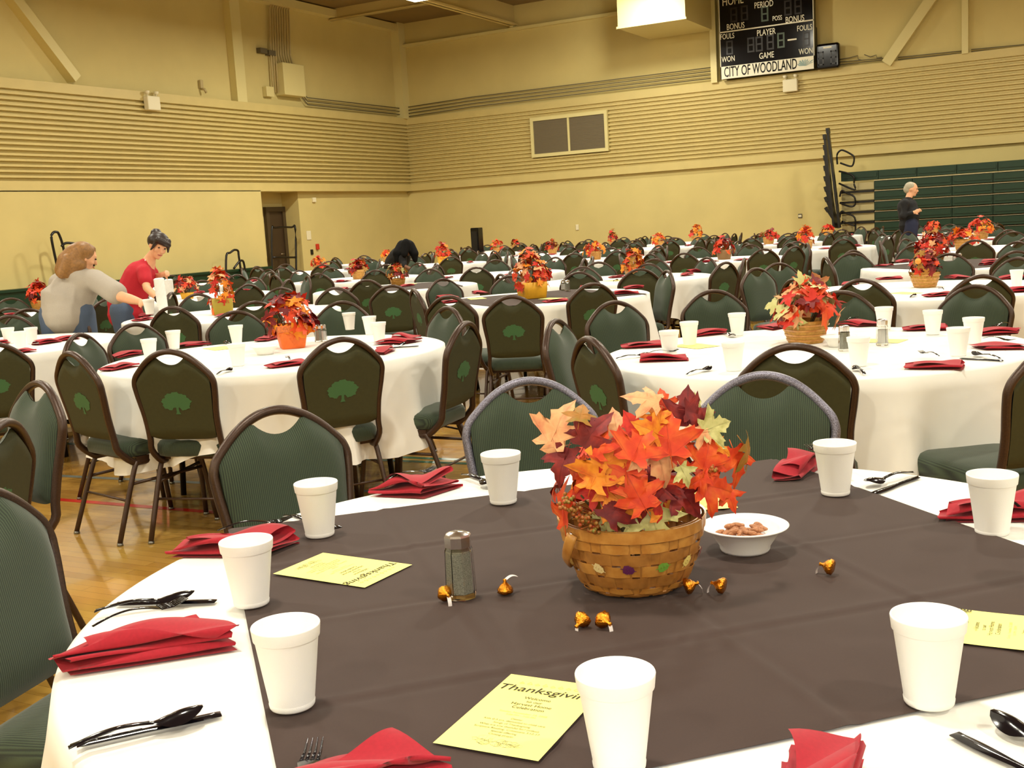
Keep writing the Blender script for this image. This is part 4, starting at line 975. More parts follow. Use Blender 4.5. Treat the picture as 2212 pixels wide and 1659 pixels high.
# little painted leaves
def paint_leaf(daz,z,colr,rz_):
    m=mat('painted_leaf_%d'%int(daz*100),colr,.5); b=MB(); b.smooth=False; a0=camd+daz
    def P(x,y):
        x2=x*math.cos(rz_)-y*math.sin(rz_); y2=x*math.sin(rz_)+y*math.cos(rz_); zq=z+y2; r=brad(zq)+.0058; a=a0+x2/r; return (r*math.cos(a),r*math.sin(a),zq)
    for i in range(4):
        for s in (-1,1):
            x=-.008+.0052*i; b.add([P(x,0),P(x+.004,0),P(x+.006-.002*i,s*(.0085-.001*abs(i-1))),P(x+.001-.002*i,s*(.0075-.001*abs(i-1)))],[(0,1,2,3)])
    b.add([P(-.012,-.0008),P(.014,-.0006),P(.014,.0006),P(-.012,.0008)],[(0,1,2,3)])
    b.build('painted_leaf', m, bkt)
for daz,colr,rz_ in ((-1.15,srgb(226,206,120),-.3),(-.52,srgb(228,208,150),-.5),(.02-.1,srgb(92,34,84),-.2),(.42,srgb(110,160,60),.2),(.85,srgb(226,206,120),.9),(1.35,srgb(170,60,60),.5)): paint_leaf(daz,.058,colr,rz_)
# swing handle, hanging down on the left
ha=camd-.85; hb=camd-2.7; pa=Vector((brad(.11)*1.07*math.cos(ha),brad(.11)*1.07*math.sin(ha),.112)); pb=Vector((brad(.11)*1.07*math.cos(hb),brad(.11)*1.07*math.sin(hb),.112))
hm=(ha+hb)/2; outv=Vector((math.cos(hm),math.sin(hm),0)); hp=[]
for k in range(21):
    t=PI*k/20; q=(pa+pb)/2+(pa-pb)/2*math.cos(t)*1.06+outv*.030*math.sin(t)+Vector((0,0,-.075*math.sin(t))); hp.append(q)
b=MB(); b.tube(hp,.0022,10,.0095,ref=(outv.x*.6,outv.y*.6,.8)); b.build('handle', M['wicker'], bkt)
for q in (pa,pb): b=MB(); b.ball(q+Vector((q.x,q.y,0)).normalized()*.004,.0035,8,6); b.build('rivet', M['chrome'], bkt)
# the bouquet
bq=tag(empty('leaf_bouquet',(bk.x,bk.y,BZ+.03)),'large autumn maple leaf bouquet with berries in the front basket','bouquet'); bo=bq.location
LV=[(345,370,330,'pe',72,0),(310,530,170,'pe',185,3),(372,650,250,'bu',-95,0),(585,420,270,'bu',55,2),(495,290,190,'ol',80,4),(735,390,250,'pe',95,2),(860,400,230,'re',120,1),(1090,430,330,'or',95,0),(960,410,210,'go',160,1),
(925,190,220,'pe',150,4),(1060,210,160,'or',100,0),(1225,260,280,'bu',78,1),(1290,300,210,'bu',-5,2),(1290,420,180,'pe',-170,3),(1425,385,210,'gr',20,0),(1345,510,200,'gr',-110,1),(1030,620,330,'pe',-75,0),(1360,570,240,'or',72,1),
(1385,670,200,'or',-100,3),(1650,590,260,'ol',-35,4),(1570,660,260,'or',-75,2),(915,860,300,'bu',-95,0),(785,570,300,'or',100,1),(640,610,330,'go',100,0),(600,700,240,'go',70,3),(480,710,200,'or',170,2),(540,840,190,'re',190,3),
(770,900,280,'go',-40,1),(680,1040,200,'gr',-110,2),(1000,1060,300,'gr',-70,0),(1220,890,270,'bu',-50,1),(1045,920,210,'re',-100,3),(1430,810,290,'or',-10,2),(1520,890,170,'or',-65,1),(1210,725,150,'gr',-60,0),(1110,770,200,'or',-10,3),
(500,390,170,'bu',120,1),(1010,300,160,'go',100,2),(700,760,170,'re',40,1),(900,500,280,'or',70,0),(1180,560,200,'or',30,2),(820,680,220,'or',-60,1),(1465,545,150,'go',-20,3),(1300,760,160,'or',200,4),(620,500,200,'or',85,4),(1300,210,90,'gr',20,2)]
for i,(zx,zy,sz,colr,ang,var) in enumerate(LV):
    px,py=1100+zx/3.19,800+zy/3.19; rx,ry=(px-1395)/240,(py-990)/190; rr=min(1,rx*rx+ry*ry)
    dep=1.865-.115*math.sqrt(1-rr)+(.02 if rr>.8 else 0)-.006*(i%5); ctr=atd(px,py,dep)-bo
    a=math.radians(ang); tip=RW*math.cos(a)+UW*math.sin(a)-FW*.15*math.sin(i*2.3)
    tilt=.25 if var!=4 else 1.0
    nrm=(-FW+RW*(rx*.8+tilt*math.sin(i*1.7))+UW*(-ry*.3+.25+tilt*.6*math.cos(i*2.9))); 
    o=link('leaf', LEAF[(var,colr)], bq); o.matrix_local=leaf_matrix(ctr,tip,nrm,sz/3.19/1170)
rnd=random.Random(8)
for i in range(30):
    a=rnd.uniform(0,2*PI); e=rnd.uniform(.15,1.3); r=rnd.uniform(.07,.12); ctr=Vector((math.cos(a)*math.cos(e)*r*1.25,math.sin(a)*math.cos(e)*r*1.25,.10+math.sin(e)*r*1.1))
    nrm=Vector((math.cos(a)*math.cos(e),math.sin(a)*math.cos(e),math.sin(e)))+Vector((rnd.uniform(-.4,.4),rnd.uniform(-.4,.4),rnd.uniform(-.2,.2))); tip=Vector((rnd.uniform(-1,1),rnd.uniform(-1,1),.9))
    o=link('leaf', LEAF[(rnd.randrange(5),rnd.choice(['bu','or','re','or','bu','go']))], bq); o.matrix_local=leaf_matrix(ctr,tip,nrm,rnd.uniform(.06,.085))
for i in range(14):
    a=rnd.uniform(0,2*PI); r=rnd.uniform(.04,.14); b=MB(); b.tube(cat_rom([(0,0,-.02),(.3*r*math.cos(a),.3*r*math.sin(a),.05),(r*math.cos(a),r*math.sin(a),.10+rnd.uniform(0,.16))],4),.0016,6); b.build('stem', M['stem'], bq)
for (zx,zy,n_,sp_) in ((400,920,26,45),(460,980,26,40),(520,1030,26,45),(590,1090,20,35),(1390,670,14,30)):
    b=MB()
    for k in range(n_):
        px,py=1100+(zx+rnd.gauss(0,sp_*.55))/3.19,800+(zy+rnd.gauss(0,sp_*.55))/3.19; q=atd(px,py,1.76+rnd.uniform(-.012,.012))-bo; b.ball(q,rnd.uniform(.0028,.0038),8,6)
    c0=atd(1100+zx/3.19,800+zy/3.19,1.765)-bo
    for k in range(5): b.tube([c0+Vector((rnd.gauss(0,.008),rnd.gauss(0,.008),rnd.gauss(0,.008))),c0*.6+Vector((0,0,.03))],.0008,4)
    b.build('berry_cluster', M['berry'], bq)

def bouquet_mesh(w,h,n,seed,cols,sz=.075,tall=False):
    b=MB(); rnd=random.Random(seed); keys=list(dict.fromkeys(cols)); mats=[LM[k] for k in keys]+[M['stem'],M['gourd']]
    for i in range(n):
        a=rnd.uniform(0,2*PI); e=rnd.uniform(-.1,1.5); q=rnd.uniform(.75,1.0); r=Vector((math.cos(a)*math.cos(e)*w/2*q,math.sin(a)*math.cos(e)*w/2*q,.10+(h-.05)*max(0,math.sin(e))*q*rnd.uniform(.7,1)))
        nrm=Vector((math.cos(a)*math.cos(e),math.sin(a)*math.cos(e),math.sin(e)+.1))+Vector((rnd.gauss(0,.35),rnd.gauss(0,.35),rnd.gauss(0,.3))); tip=Vector((rnd.gauss(0,1),rnd.gauss(0,1),rnd.gauss(.4,.8)))
        b.mi=keys.index(rnd.choice(cols)); leaf_geo(b,leaf_matrix(r,tip,nrm,sz*rnd.uniform(.75,1.25)),rnd.uniform(-.2,.6),rnd.uniform(-.1,.3),i,(1,.5))
    b.mi=len(keys)
    for k in range(7): a=rnd.uniform(0,6.28); b.tube([(0,0,.02),(w*.3*math.cos(a),w*.3*math.sin(a),h*.8)],.003,4)
    return b,mats
RED=['or','or','re','bu','go','or']; BRT=['or','go','or','re','pe','go']; MIX=['or','ol','bu','go','gr','re']
def add_bouquet(p,tk,w,h,n,seed,cols,sz,z,lab,basket,blab,gourd=None):
    b,mats=bouquet_mesh(w,h,n,seed,cols,sz)
    if gourd: b.mi=len(mats)-1; b.ball(gourd,(.022,.022,.022),12,10)
    o=b.build('leaf_bouquet',mats,None,(p.x,p.y,z+.004)); tag(o,lab,'bouquet','autumn leaf bouquets on the tables')
    kind,tw,bw_,hh=basket; e=empty('basket',(p.x,p.y,z),camd+.4); tag(e,blab,'basket','centrepiece baskets')
    b=MB(); L=[(bw_/tw,0),(bw_/tw+.01,.003),((bw_/tw+1)/2+.03,hh*.5),(1,hh),(.96,hh),(.9,hh*.6)]; stack(b,rrect(tw,tw*(.75 if kind in('orange_b','mustard_b','yellow_b','olive_b') else .85),tw*(.1 if kind in('orange_b','mustard_b','yellow_b','olive_b') else .36),5),L,cap1=False); b.build('body', M[kind], e)
    if kind=='orange_b':
        b=MB(); stack(b,rrect(tw*1.01,tw*.76,tw*.1,5),[(.965,hh*.72),(1.0,hh*.97)],cap0=False,cap1=False); b.build('checked_band', M['orange_p'], e)
    if kind=='tan_b':
        b=MB()
        for k in range(4): stack(b,rrect(tw*1.03,tw*.88,tw*.36,5),[(bw_/tw+(1-bw_/tw)*(k+.6)/4.2,hh*(.1+.22*k)),(bw_/tw+(1-bw_/tw)*(k+.6)/4.2+.02,hh*(.1+.22*k)+hh*.08)],cap0=False,cap1=False)
        b.build('woven_band', M['wicker'], e)
    if kind=='olive_b':
        b=MB()
        for k in range(5): b.box((-tw*.42+tw*.19*k,-tw*.385,.004),(-tw*.42+tw*.19*k+tw*.09,-tw*.33,hh*.45))
        b.build('stripe', M['orange_b'], e)
    return o
def pxp(px,py,back=.08):
    p=at(px,py,.768); d=Vector((p.x,p.y,0)).normalized(); return Vector((p.x,p.y,0))+d*back
zc_=TZ+.0045
add_bouquet(pxp(632,752),'T2',.30,.28,70,1,RED+['go','bu'],.085,zc_,'red and orange leaf bouquet in the orange basket',('orange_b',.225,.17,.135),'bright orange basket with a checked rim band')
add_bouquet(pxp(1740,742),'T3',.33,.27,90,2,['or','re','gr','bu','or','pe','gr'],.085,zc_,'wide leaf bouquet with pale green leaves on the right-hand white table',('tan_b',.22,.16,.105),'tan woven basket on the right-hand white table')
add_bouquet(pxp(1998,621),'T4',.23,.24,80,3,['bu','re','ol','or','bu'],.06,zc_,'dark red leaf bouquet with a round orange gourd',('tan_b',.215,.15,.11),'tan woven basket under the gourd bouquet',(-.03,-.11,.19))
add_bouquet(pxp(1150,645),'T5',.31,.40,110,4,BRT+['or'],.07,BZ,'tall bright orange leaf bouquet in the mustard basket',('mustard_b',.27,.24,.135),'square mustard yellow basket on the brown cloth')
add_bouquet(pxp(482,679),'T6',.24,.40,80,5,BRT,.07,zc_,'tall narrow orange leaf bouquet by the foam cup stacks',('olive_b',.235,.21,.14),'olive gold bag with orange stripes')
add_bouquet(pxp(860,617),'T8',.27,.22,70,6,['ol','or','go','ol','gr','bu'],.06,BZ,'olive and orange leaf bouquet before the crouching figure',('tan_b',.2,.16,.08),'low tan basket before the crouching figure')
add_bouquet(pxp(1370,602),'T9',.26,.28,70,7,['or','go','or','ol'],.075,zc_,'orange and gold bouquet behind the mustard basket',('tan_b',.2,.15,.09),'small basket behind the mustard basket')
add_bouquet(pxp(2016,570),'T12',.36,.27,100,8,['or','re','bu','or','pe'],.075,BZ,'wide red leaf bouquet behind the gourd bouquet',('tan_b',.22,.16,.1),'basket hidden behind the gourd bouquet')
add_bouquet(pxp(405,645),'T10',.30,.22,70,9,['or','re','pe','bu'],.065,zc_,'low red leaf bouquet right of the foam cup stacks',('mustard_b',.2,.17,.07),'low amber basket right of the foam cup stacks')
add_bouquet(pxp(85,668),'T24',.26,.30,60,10,['or','re','bu','or'],.08,zc_,'orange red bouquet left of the grey-shirted woman',('tan_b',.2,.15,.1),'basket left of the grey-shirted woman')
FB={'f1':(.30,.24,'or'),'f2':(.30,.24,'re'),'f3':(.26,.24,'go'),'f4':(.32,.38,'yb'),'f5':(.34,.28,'or'),'f6':(.22,.26,'bu'),'f7':(.30,.26,'bu'),'f8':(.42,.24,'go'),'f9':(.26,.36,'bu'),'f10':(.32,.28,'or'),'f11':(.32,.40,'go'),'f13':(.33,.27,'bb'),'f14':(.40,.24,'re'),'f15':(.27,.34,'go'),'f16':(.27,.22,'or'),'f18':(.42,.22,'or'),'f19':(.42,.30,'or'),'f22':(.3,.2,'re')}
FX={'f1':686,'f2':772,'f3':834,'f4':955,'f5':1073,'f6':1112,'f7':1192,'f8':1285,'f9':1322,'f10':1423,'f11':1503,'f13':1563,'f14':1660,'f15':1741,'f16':1787,'f18':2087,'f19':2118}
for i,(k,(w_,h_,cc)) in enumerate(FB.items()):
    cols={'or':['or','re','go','or'],'re':['re','bu','or','ol'],'go':['go','or','go','re'],'bu':['bu','ol','re','or'],'yb':['or','go','re'],'bb':['ol','re','or','bu']}[cc]
    c=TABLES[k]['c']; p=c.copy()
    if k in FX:
        q=proj((c.x,c.y,1.0)); dd_=(FX[k]-q[0])/2400*c.length; p=c+Vector((RW.x,RW.y,0)).normalized()*max(-.6,min(.6,dd_))
    D_=TABLES[k]['d']
    add_bouquet(p,k,w_,h_,46,20+i,cols,.085,zc_,'small orange leaf bouquet on %s'%D_,({'yb':'yellow_b','bb':'brown_b'}.get(cc,'tan_b'),.22,.17,.13),'small basket on %s'%D_)

# foam cup stacks
def cup_stack(p,z,n,tilt,lab):
    b=MB(); P=[(0,0),(.029,0),(.040,.088)]
    for k in range(n): P += [(.041,.090+.0075*k),(.0455,.092+.0075*k),(.0455,.096+.0075*k),(.042,.0972+.0075*k)]
    P += [(.03,.0972+.0075*n),(0,.0972+.0075*n-.03)]
    b.lathe(P,20); o=b.build('foam_cup_stack', M['foam'], None, (p.x,p.y,z)); o.rotation_euler=(0,tilt,AW); tag(o,lab,'cup stack','stacks of foam cups'); return o
q=at(369,655,.765); cup_stack(q,zc_,22,0,'tall stack of white foam cups standing on the table by the watch')
q=atd(351,650,9.75); cup_stack(q,zc_,33,-.04,'taller stack of white foam cups held against the red-shirted woman')

# ------------------------------------------------------------------ people
def blob(name, items, m, parent, voxel=.012, sm=4):
    b=MB()
    for it in items:
        if it[0]=='t':
            P=[Vector(p) for p in it[1]]; R=it[2]; 
            b.tube(P,R,14,it[3] if len(it)>3 else None,ref=it[4] if len(it)>4 else (0,0,1))
            for p,r in ((P[0],R[0]),(P[-1],R[-1])): b.ball(p,r*.98,12,8)
            if len(it)<=3:
                for p,r in zip(P[1:-1],R[1:-1]): b.ball(p,r,12,8)
        else: b.ball(it[1],it[2],16,12,it[3] if len(it)>3 else None)
    o=b.build(name,m,parent); md=o.modifiers.new('remesh','REMESH'); md.mode='VOXEL'; md.voxel_size=voxel; md.use_smooth_shade=True
    s=o.modifiers.new('smooth','SMOOTH'); s.factor=.5; s.iterations=sm; return o
def hand_items(wrist, direction, palm_n, curl=.5, s=1.0, thumb=1):
    d=Vector(direction).normalized(); n=Vector(palm_n); n=(n-d*n.dot(d)).normalized(); side=d.cross(n)*thumb; it=[]
    it.append(('t',[wrist,wrist+d*.03*s,wrist+d*.075*s],[.020*s,.026*s,.027*s]))
    for k,l in enumerate((.066,.074,.068,.052)):
        base=wrist+d*.08*s+side*(.027-.018*k)*s; a=curl*.6; p1=base+(d*math.cos(a)+n*math.sin(a))*l*.45*s; a=curl*1.4; p2=p1+(d*math.cos(a)+n*math.sin(a))*l*.32*s; a=curl*2; p3=p2+(d*math.cos(a)+n*math.sin(a))*l*.25*s
        it.append(('t',[base-d*.02*s,base,p1,p2,p3],[.0095*s,.0092*s,.0085*s,.0078*s,.0065*s]))
    b0=wrist+d*.025*s+side*.022*s; p1=b0+(d*.6+side*.8+n*.4*curl).normalized()*.035*s; p2=p1+(d*.9+side*.2+n*.7*curl).normalized()*.032*s
    it.append(('t',[b0,p1,p2],[.012*s,.0105*s,.008*s])); return it
def head_items(c, face, upv, s=1.0):
    f=Vector(face).normalized(); u=Vector(upv); u=(u-f*u.dot(f)).normalized(); r=f.cross(u)
    Mx=Matrix((r,f,u)).transposed(); it=[('b',c+u*.02*s,(.074*s,.093*s,.092*s),Mx),('b',c+f*.028*s-u*.050*s,(.052*s,.056*s,.058*s),Mx),('b',c+f*.068*s-u*.088*s,(.024*s,.020*s,.018*s),Mx),
      ('t',[c+f*.092*s+u*.018*s,c+f*.106*s-u*.012*s,c+f*.108*s-u*.022*s],[.008*s,.011*s,.013*s]),('b',c+f*.084*s+u*.035*s,(.05*s,.012*s,.008*s),Mx),('b',c+f*.090*s-u*.052*s,(.022*s,.010*s,.006*s),Mx)]
    for k in (-1,1): it += [('b',c+r*k*.076*s-u*.005*s,(.010*s,.018*s,.028*s),Mx),('b',c+r*k*.042*s+f*.066*s-u*.02*s,(.02*s,.018*s,.018*s),Mx)]
    return it,f,u,r
def face_bits(c,f,u,r,parent,s=1.0):
    for k in (-1,1):
        b=MB(); b.ball(c+r*k*.030*s+f*.088*s+u*.014*s,(.010*s,.008*s,.006*s),8,6); b.build('eye', M['eye'], parent)
    b=MB(); b.tube([c-r*.022*s+f*.092*s-u*.052*s,c+f*.101*s-u*.054*s,c+r*.022*s+f*.092*s-u*.052*s],.0045*s,6); b.build('mouth', M['lip'], parent)
def person(name_loc, label):
    return tag(empty('person',tuple(name_loc)),label,'person','people in the hall')
def ground(p): return Vector((p.x,p.y,0))
# woman in the grey shirt, reaching right
d=8.75; o0=ground(atd(150,705,d)); pg=person(o0,'woman in grey t-shirt and jeans leaning right to set down a foam cup'); A=lambda px,py,dd=0.0: atd(px,py,d+dd)-o0
hip=A(148,705); hip.z=.93; chest=A(163,620); neck=A(172,583); hd=A(179,556,-.02)
shR=A(207,606,-.08); elR=A(262,641,-.30); wrR=A(303,652,-.42); shL=A(128,612,.08); elL=A(118,655,.22); wrL=A(150,668,.42)
face=(RW*.85+FW*.55-UW*.25); hit,f_,u_,r_=head_items(hd,face,Vector((.0,0,1))+RW*.15,1.02)
hw_=[('t',[hip+Vector((0,0,-.02)),(hip+chest)/2,chest,neck+Vector((0,0,-.04))],[.13,.12,.11,.05]),('t',[chest+Vector((0,0,.06)),neck,hd-u_*.04],[.05,.05,.052])]
arms=[('t',[shR,(shR+elR)/2,elR,(elR+wrR)/2,wrR],[.055,.05,.042,.038,.026]),('t',[shL,elL,wrL],[.05,.042,.028])]
rt_=RW.copy(); rt_.z=0; rt_.normalize(); fwv=Vector((FW.x,FW.y,0)).normalized()
legs=[]
for s in (-1,1):
    k0=hip+rt_*(.09*s)+Vector((0,0,-.03)); k1=Vector((k0.x,k0.y,.5))+rt_*.02*s+fwv*.03; k2=Vector((k0.x,k0.y,.09))+rt_*.03*s-fwv*.03
    legs.append(('t',[k0,(k0+k1)/2,k1,(k1+k2)/2,k2],[.115,.10,.072,.062,.045])); 
feet=[('t',[l[1][-1]-fwv*.05,l[1][-1]+rt_*.12-Vector((0,0,.04))],[.045,.035]) for l in legs]
body=blob('body',hit+hw_+arms+hand_items(wrR,(elR-wrR)*-1,-UW+FW*.3,.75,.95,-1)+hand_items(wrL,(wrL-elL),Vector((0,0,-1)),.4,.95)+[(l[0],l[1],[r*.9 for r in l[2]]) for l in legs],M['skin'],pg,.011,3); face_bits(hd,f_,u_,r_,pg,1.02)
sl=shR+(elR-shR)*.80
blob('t_shirt',[('t',[hip+Vector((0,0,-.03)),hip+Vector((0,0,.10)),(hip+chest)/2,chest,A(168,596)],[.195,.19,.185,.185,.085],[.165,.16,.155,.14,.075],tuple(fwv)),('t',[chest+Vector((0,0,.03)),shR,(shR+sl)/2,sl],[.12,.088,.085,.088]),('t',[chest+Vector((0,0,.03)),shL,shL+(elL-shL)*.8],[.12,.085,.08]),('b',A(166,600),(.12,.10,.06)),('b',chest+(neck-chest)*.6-FW*.03,(.13,.11,.085)),('b',neck-Vector((0,0,.035))-FW*.02,(.10,.095,.055))],M['tshirt'],pg,.014,4)
blob('jeans',[(l[0],l[1],[r*1.06+.008 for r in l[2]]) for l in legs]+[('b',hip+Vector((0,0,-.02)),(.175,.15,.12))],M['jeans'],pg,.014,4)
blob('shoes',feet,M['blackm'],pg,.012,2)
hb_=hd-f_*.02
blob('hair',[('b',hb_+u_*.035,(.098,.106,.088)),('b',neck-FW*.07+Vector((0,0,.03)),(.085,.08,.075)),('b',neck-f_*.06-FW*.02,(.06,.06,.06)),('t',[hb_-f_*.05+u_*.02,hb_-f_*.085-u_*.06,hb_-f_*.09-u_*.14,hb_-f_*.06-u_*.18],[.07,.075,.068,.04]),('t',[hb_-f_*.02-FW*.06,hb_-f_*.03-FW*.075-u_*.10,hb_-f_*.03-FW*.06-u_*.17],[.05,.05,.03]),('t',[hb_+FW*.06,hb_-f_*.0+FW*.07-u_*.14],[.05,.035]),('t',[hb_-FW*.055+f_*.01,hb_-FW*.075-u_*.08+f_*.01,hb_-FW*.075-u_*.17-f_*.0],[.055,.05,.035]),('t',[hb_-FW*.07-f_*.05-u_*.05,hb_-FW*.085-f_*.06-u_*.17],[.05,.04]),('t',[hb_+f_*.07+u_*.085,hb_+f_*.095+u_*.04],[.028,.015])],M['hair_b'],pg,.011,3)
hc=wrR+(wrR-elR).normalized()*.10-Vector((0,0,.075))+o0; tag(link('foam_cup',CUPL,None,hc),'white foam cup held by the grey-shirted woman','cup','white foam cups')
# woman in the red shirt
d=10.15; o0=ground(atd(272,660,d)); pr_=person(o0,'woman in red v-neck shirt bending over the foam cup stacks'); A=lambda px,py,dd=0.0: atd(px,py,d+dd)-o0
hip=A(270,668); hip.z=max(.85,min(.98,hip.z)); chest=A(303,597); neck=A(322,560); hd=A(341,532,-.04)
shR=A(311,588,-.13); elR=A(317,622,-.22); wrR=A(344,648,-.34); shL=A(322,575,.12); elL=A(336,600,.10); wrL=A(352,592,-.10)
face=(RW*.55-FW*.62-UW*.42); hit,f_,u_,r_=head_items(hd,face,Vector((0,0,1))+RW*.35,.98)
tors=[('t',[hip,(hip+chest)/2,chest,neck-Vector((0,0,.03))],[.135,.12,.125,.06]),('t',[chest+(neck-chest)*.5,neck,hd-u_*.05],[.06,.048,.046])]
legs=[]
for s in (-1,1):
    k0=hip+fwv*(.08*s)+Vector((0,0,-.02)); k1=Vector((k0.x,k0.y,.48))+rt_*.03; k2=Vector((k0.x,k0.y,.09))-rt_*.03
    legs.append(('t',[k0,(k0+k1)/2,k1,(k1+k2)/2,k2],[.10,.09,.065,.055,.04]))
blob('body',hit+tors+[('t',[shR,(shR+elR)/2,elR,(elR+wrR)/2,wrR],[.045,.042,.036,.033,.024]),('t',[shL,elL,wrL],[.042,.036,.024])]+hand_items(wrR,(wrR-elR),-UW,.5,.92,1)+hand_items(wrL,(wrL-elL)+RW*.1,-FW+RW,.9,.92,1)+[(l[0],l[1],[r*.9 for r in l[2]]) for l in legs],M['skin'],pr_,.011,3); face_bits(hd,f_,u_,r_,pr_,.98)
blob('shirt',[('t',[hip-Vector((0,0,.06)),hip+Vector((0,0,.04)),(hip+chest)/2,chest],[.165,.155,.145,.148]),('t',[chest,chest+(neck-chest)*.62],[.145,.075]),('t',[chest+(neck-chest)*.3,shR,shR+(elR-shR)*.55],[.085,.066,.062]),('t',[chest+(neck-chest)*.3,shL,shL+(elL-shL)*.6],[.085,.06,.056])],M['redshirt'],pr_,.013,4)
blob('jeans',[(l[0],l[1],[r*1.06+.008 for r in l[2]]) for l in legs]+[('b',hip+Vector((0,0,-.03)),(.15,.15,.11))],M['jeans'],pr_,.014,4)
blob('shoes',[('t',[l[1][-1]-rt_*.04,l[1][-1]+rt_*.14-Vector((0,0,.05))],[.042,.032]) for l in legs],M['blackm'],pr_,.012,2)
hb_=hd-f_*.028
blob('hair',[('b',hb_+u_*.045,(.094,.096,.080)),('b',hb_-f_*.085+u_*.085,(.050,.050,.045)),('b',hb_-f_*.06+u_*.02,(.07,.07,.07)),('t',[hb_+f_*.10+u_*.08+r_*.05,hb_+f_*.125+u_*.07,hb_+f_*.115+u_*.055-r_*.05],[.032,.03,.026]),('t',[hb_+f_*.09+u_*.085-r_*.05,hb_+f_*.085-r_*.082-u_*.02],[.026,.010]),('t',[hb_+f_*.09+u_*.08+r_*.05,hb_+f_*.08+r_*.08-u_*.03],[.024,.009])],M['hair_d'],pr_,.010,2)
b=MB(); wd=(wrR-elR).normalized(); b.tube([wrR-wd*.035,wrR+wd*.01],.033,16,ref=(1,.2,.1)); b.ball(wrR-wd*.012-FW*.02,(.026,.026,.016),10,8); b.build('wrist_watch',M['black'],pr_)
b=MB(); lp=neck+f_*.07; b.tube([neck-r_*.05+f_*.03,lp-u_*.10-r_*.02,lp-u_*.24,lp-u_*.10+r_*.03,neck+r_*.05+f_*.03],.004,5); b.box(tuple(lp-u_*.30-Vector((.03,.008,.04))),tuple(lp-u_*.30+Vector((.03,.008,.05)))); b.build('lanyard_badge',M['white_tag'],pr_)
# man in black by the bleachers
d=18.1; o0=ground(atd(1963,480,d)); pm=person(o0,'grey-haired man in black shirt standing before the green bleachers'); A=lambda px,py,dd=0.0: atd(px,py,d+dd)-o0
hd=A(1968,409); neck=A(1962,430); chest=A(1960,448); hip=A(1964,484); shR=A(1955,440,-.2); elR=A(1951,466,-.22); wrR=A(1972,459,-.26); shL=A(1966,440,.18); elL=A(1972,466,.18); wrL=A(1981,457,-.05)
hit,f_,u_,r_=head_items(hd,RW*.93-FW*.3-UW*.15,Vector((0,0,1)),1.04); legs=[]
for s in (-1,1):
    k0=hip+fwv*(.09*s); k1=Vector((k0.x,k0.y,.5))+rt_*(.04*s); k2=Vector((k0.x,k0.y,.09))+rt_*(.10*s); legs.append(('t',[k0,(k0+k1)/2,k1,(k1+k2)/2,k2],[.10,.092,.07,.06,.045]))
blob('body',hit+[('t',[hip,chest,neck,hd-u_*.05],[.12,.14,.055,.052]),('t',[shR,elR,wrR],[.05,.042,.028]),('t',[shL,elL,wrL],[.05,.042,.028])]+hand_items(wrR,(wrR-elR),-FW,.7)+hand_items(wrL,(wrL-elL),-FW,.7)+[(l[0],l[1],[r*.9 for r in l[2]]) for l in legs],M['skin'],pm,.014,2); face_bits(hd,f_,u_,r_,pm,1.04)
blob('shirt',[('t',[hip-Vector((0,0,.02)),hip+Vector((0,0,.15)),chest,chest+(neck-chest)*.75],[.17,.175,.165,.08]),('t',[shR,elR,wrR-(wrR-elR)*.15],[.085,.062,.042]),('t',[shL,elL,wrL-(wrL-elL)*.15],[.085,.062,.042])],M['blackc'],pm,.016,3)
blob('jeans',[(l[0],l[1],[r*1.08+.008 for r in l[2]]) for l in legs]+[('b',hip,(.15,.15,.10))],M['jeansd'],pm,.016,3)
blob('shoes',[('t',[l[1][-1]-rt_*.05,l[1][-1]+rt_*.15-Vector((0,0,.05))],[.045,.035]) for l in legs],M['blackm'],pm,.014,2)
blob('hair',[('b',hd-f_*.022+u_*.045,(.088,.092,.075)),('b',hd-f_*.05+u_*.0,(.072,.072,.075))],M['hair_g'],pm,.012,2)
# crouching figure with black hair
d=17.3; o0=ground(atd(872,590,d)); pc=person(o0,'dark-haired person in black bent low behind the far chairs'); A=lambda px,py,dd=0.0: atd(px,py,d+dd)-o0
hd=A(880,538,-.12); chest=A(864,556); hip=A(846,566,.25); hip.z=.75; hit,f_,u_,r_=head_items(hd,-UW*.9+RW*.3-FW*.3,RW+UW*.3,1.0); legs=[]
for s in (-1,1):
    k0=hip+fwv*(.08*s); k1=Vector((k0.x,k0.y,.42))+rt_*.12; k2=Vector((k0.x,k0.y,.08)); legs.append(('t',[k0,k1,k2],[.10,.07,.045]))
blob('body',hit+[('t',[hip,chest,hd],[.12,.12,.05]),('t',[A(868,552,-.15),A(872,575,-.25),A(884,580,-.3)],[.05,.042,.03])]+hand_items(A(884,580,-.3),RW-UW*.3,-UW,.5)+legs,M['skin2'],pc,.014,2)
blob('jacket',[('t',[hip,(hip+chest)/2+Vector((0,0,.03)),chest,chest+(hd-chest)*.6],[.16,.18,.17,.08]),('t',[A(868,552,-.15),A(872,575,-.25)],[.08,.055])],M['blackc'],pc,.016,3)
blob('trousers',[(l[0],l[1],[r*1.1+.008 for r in l[2]]) for l in legs]+[('b',hip,(.15,.15,.12))],M['blackc'],pc,.016,3)
blob('hair',[('b',A(878,531,-.10),(.125,.125,.10)),('t',[A(869,530,-.10),A(860,548,-.16),A(857,562,-.18)],[.085,.09,.05]),('t',[A(885,530,-.12),A(895,548,-.16),A(897,562,-.16)],[.08,.07,.04]),('t',[A(877,525,-.2),A(874,550,-.25)],[.07,.05])],M['hair_k'],pc,.014,3)

finish_labels()
KS=list(TABLES)
for i,a_ in enumerate(KS):
    for b_ in KS[i+1:]:
        dd_=(TABLES[a_]['c']-TABLES[b_]['c']).length
        if dd_<2.6: print('NEAR',a_,b_,round(dd_,2))
for o in bpy.data.objects:
    if 'label' in o and len(o['label'].split())>16: print('LONG',o['label'])

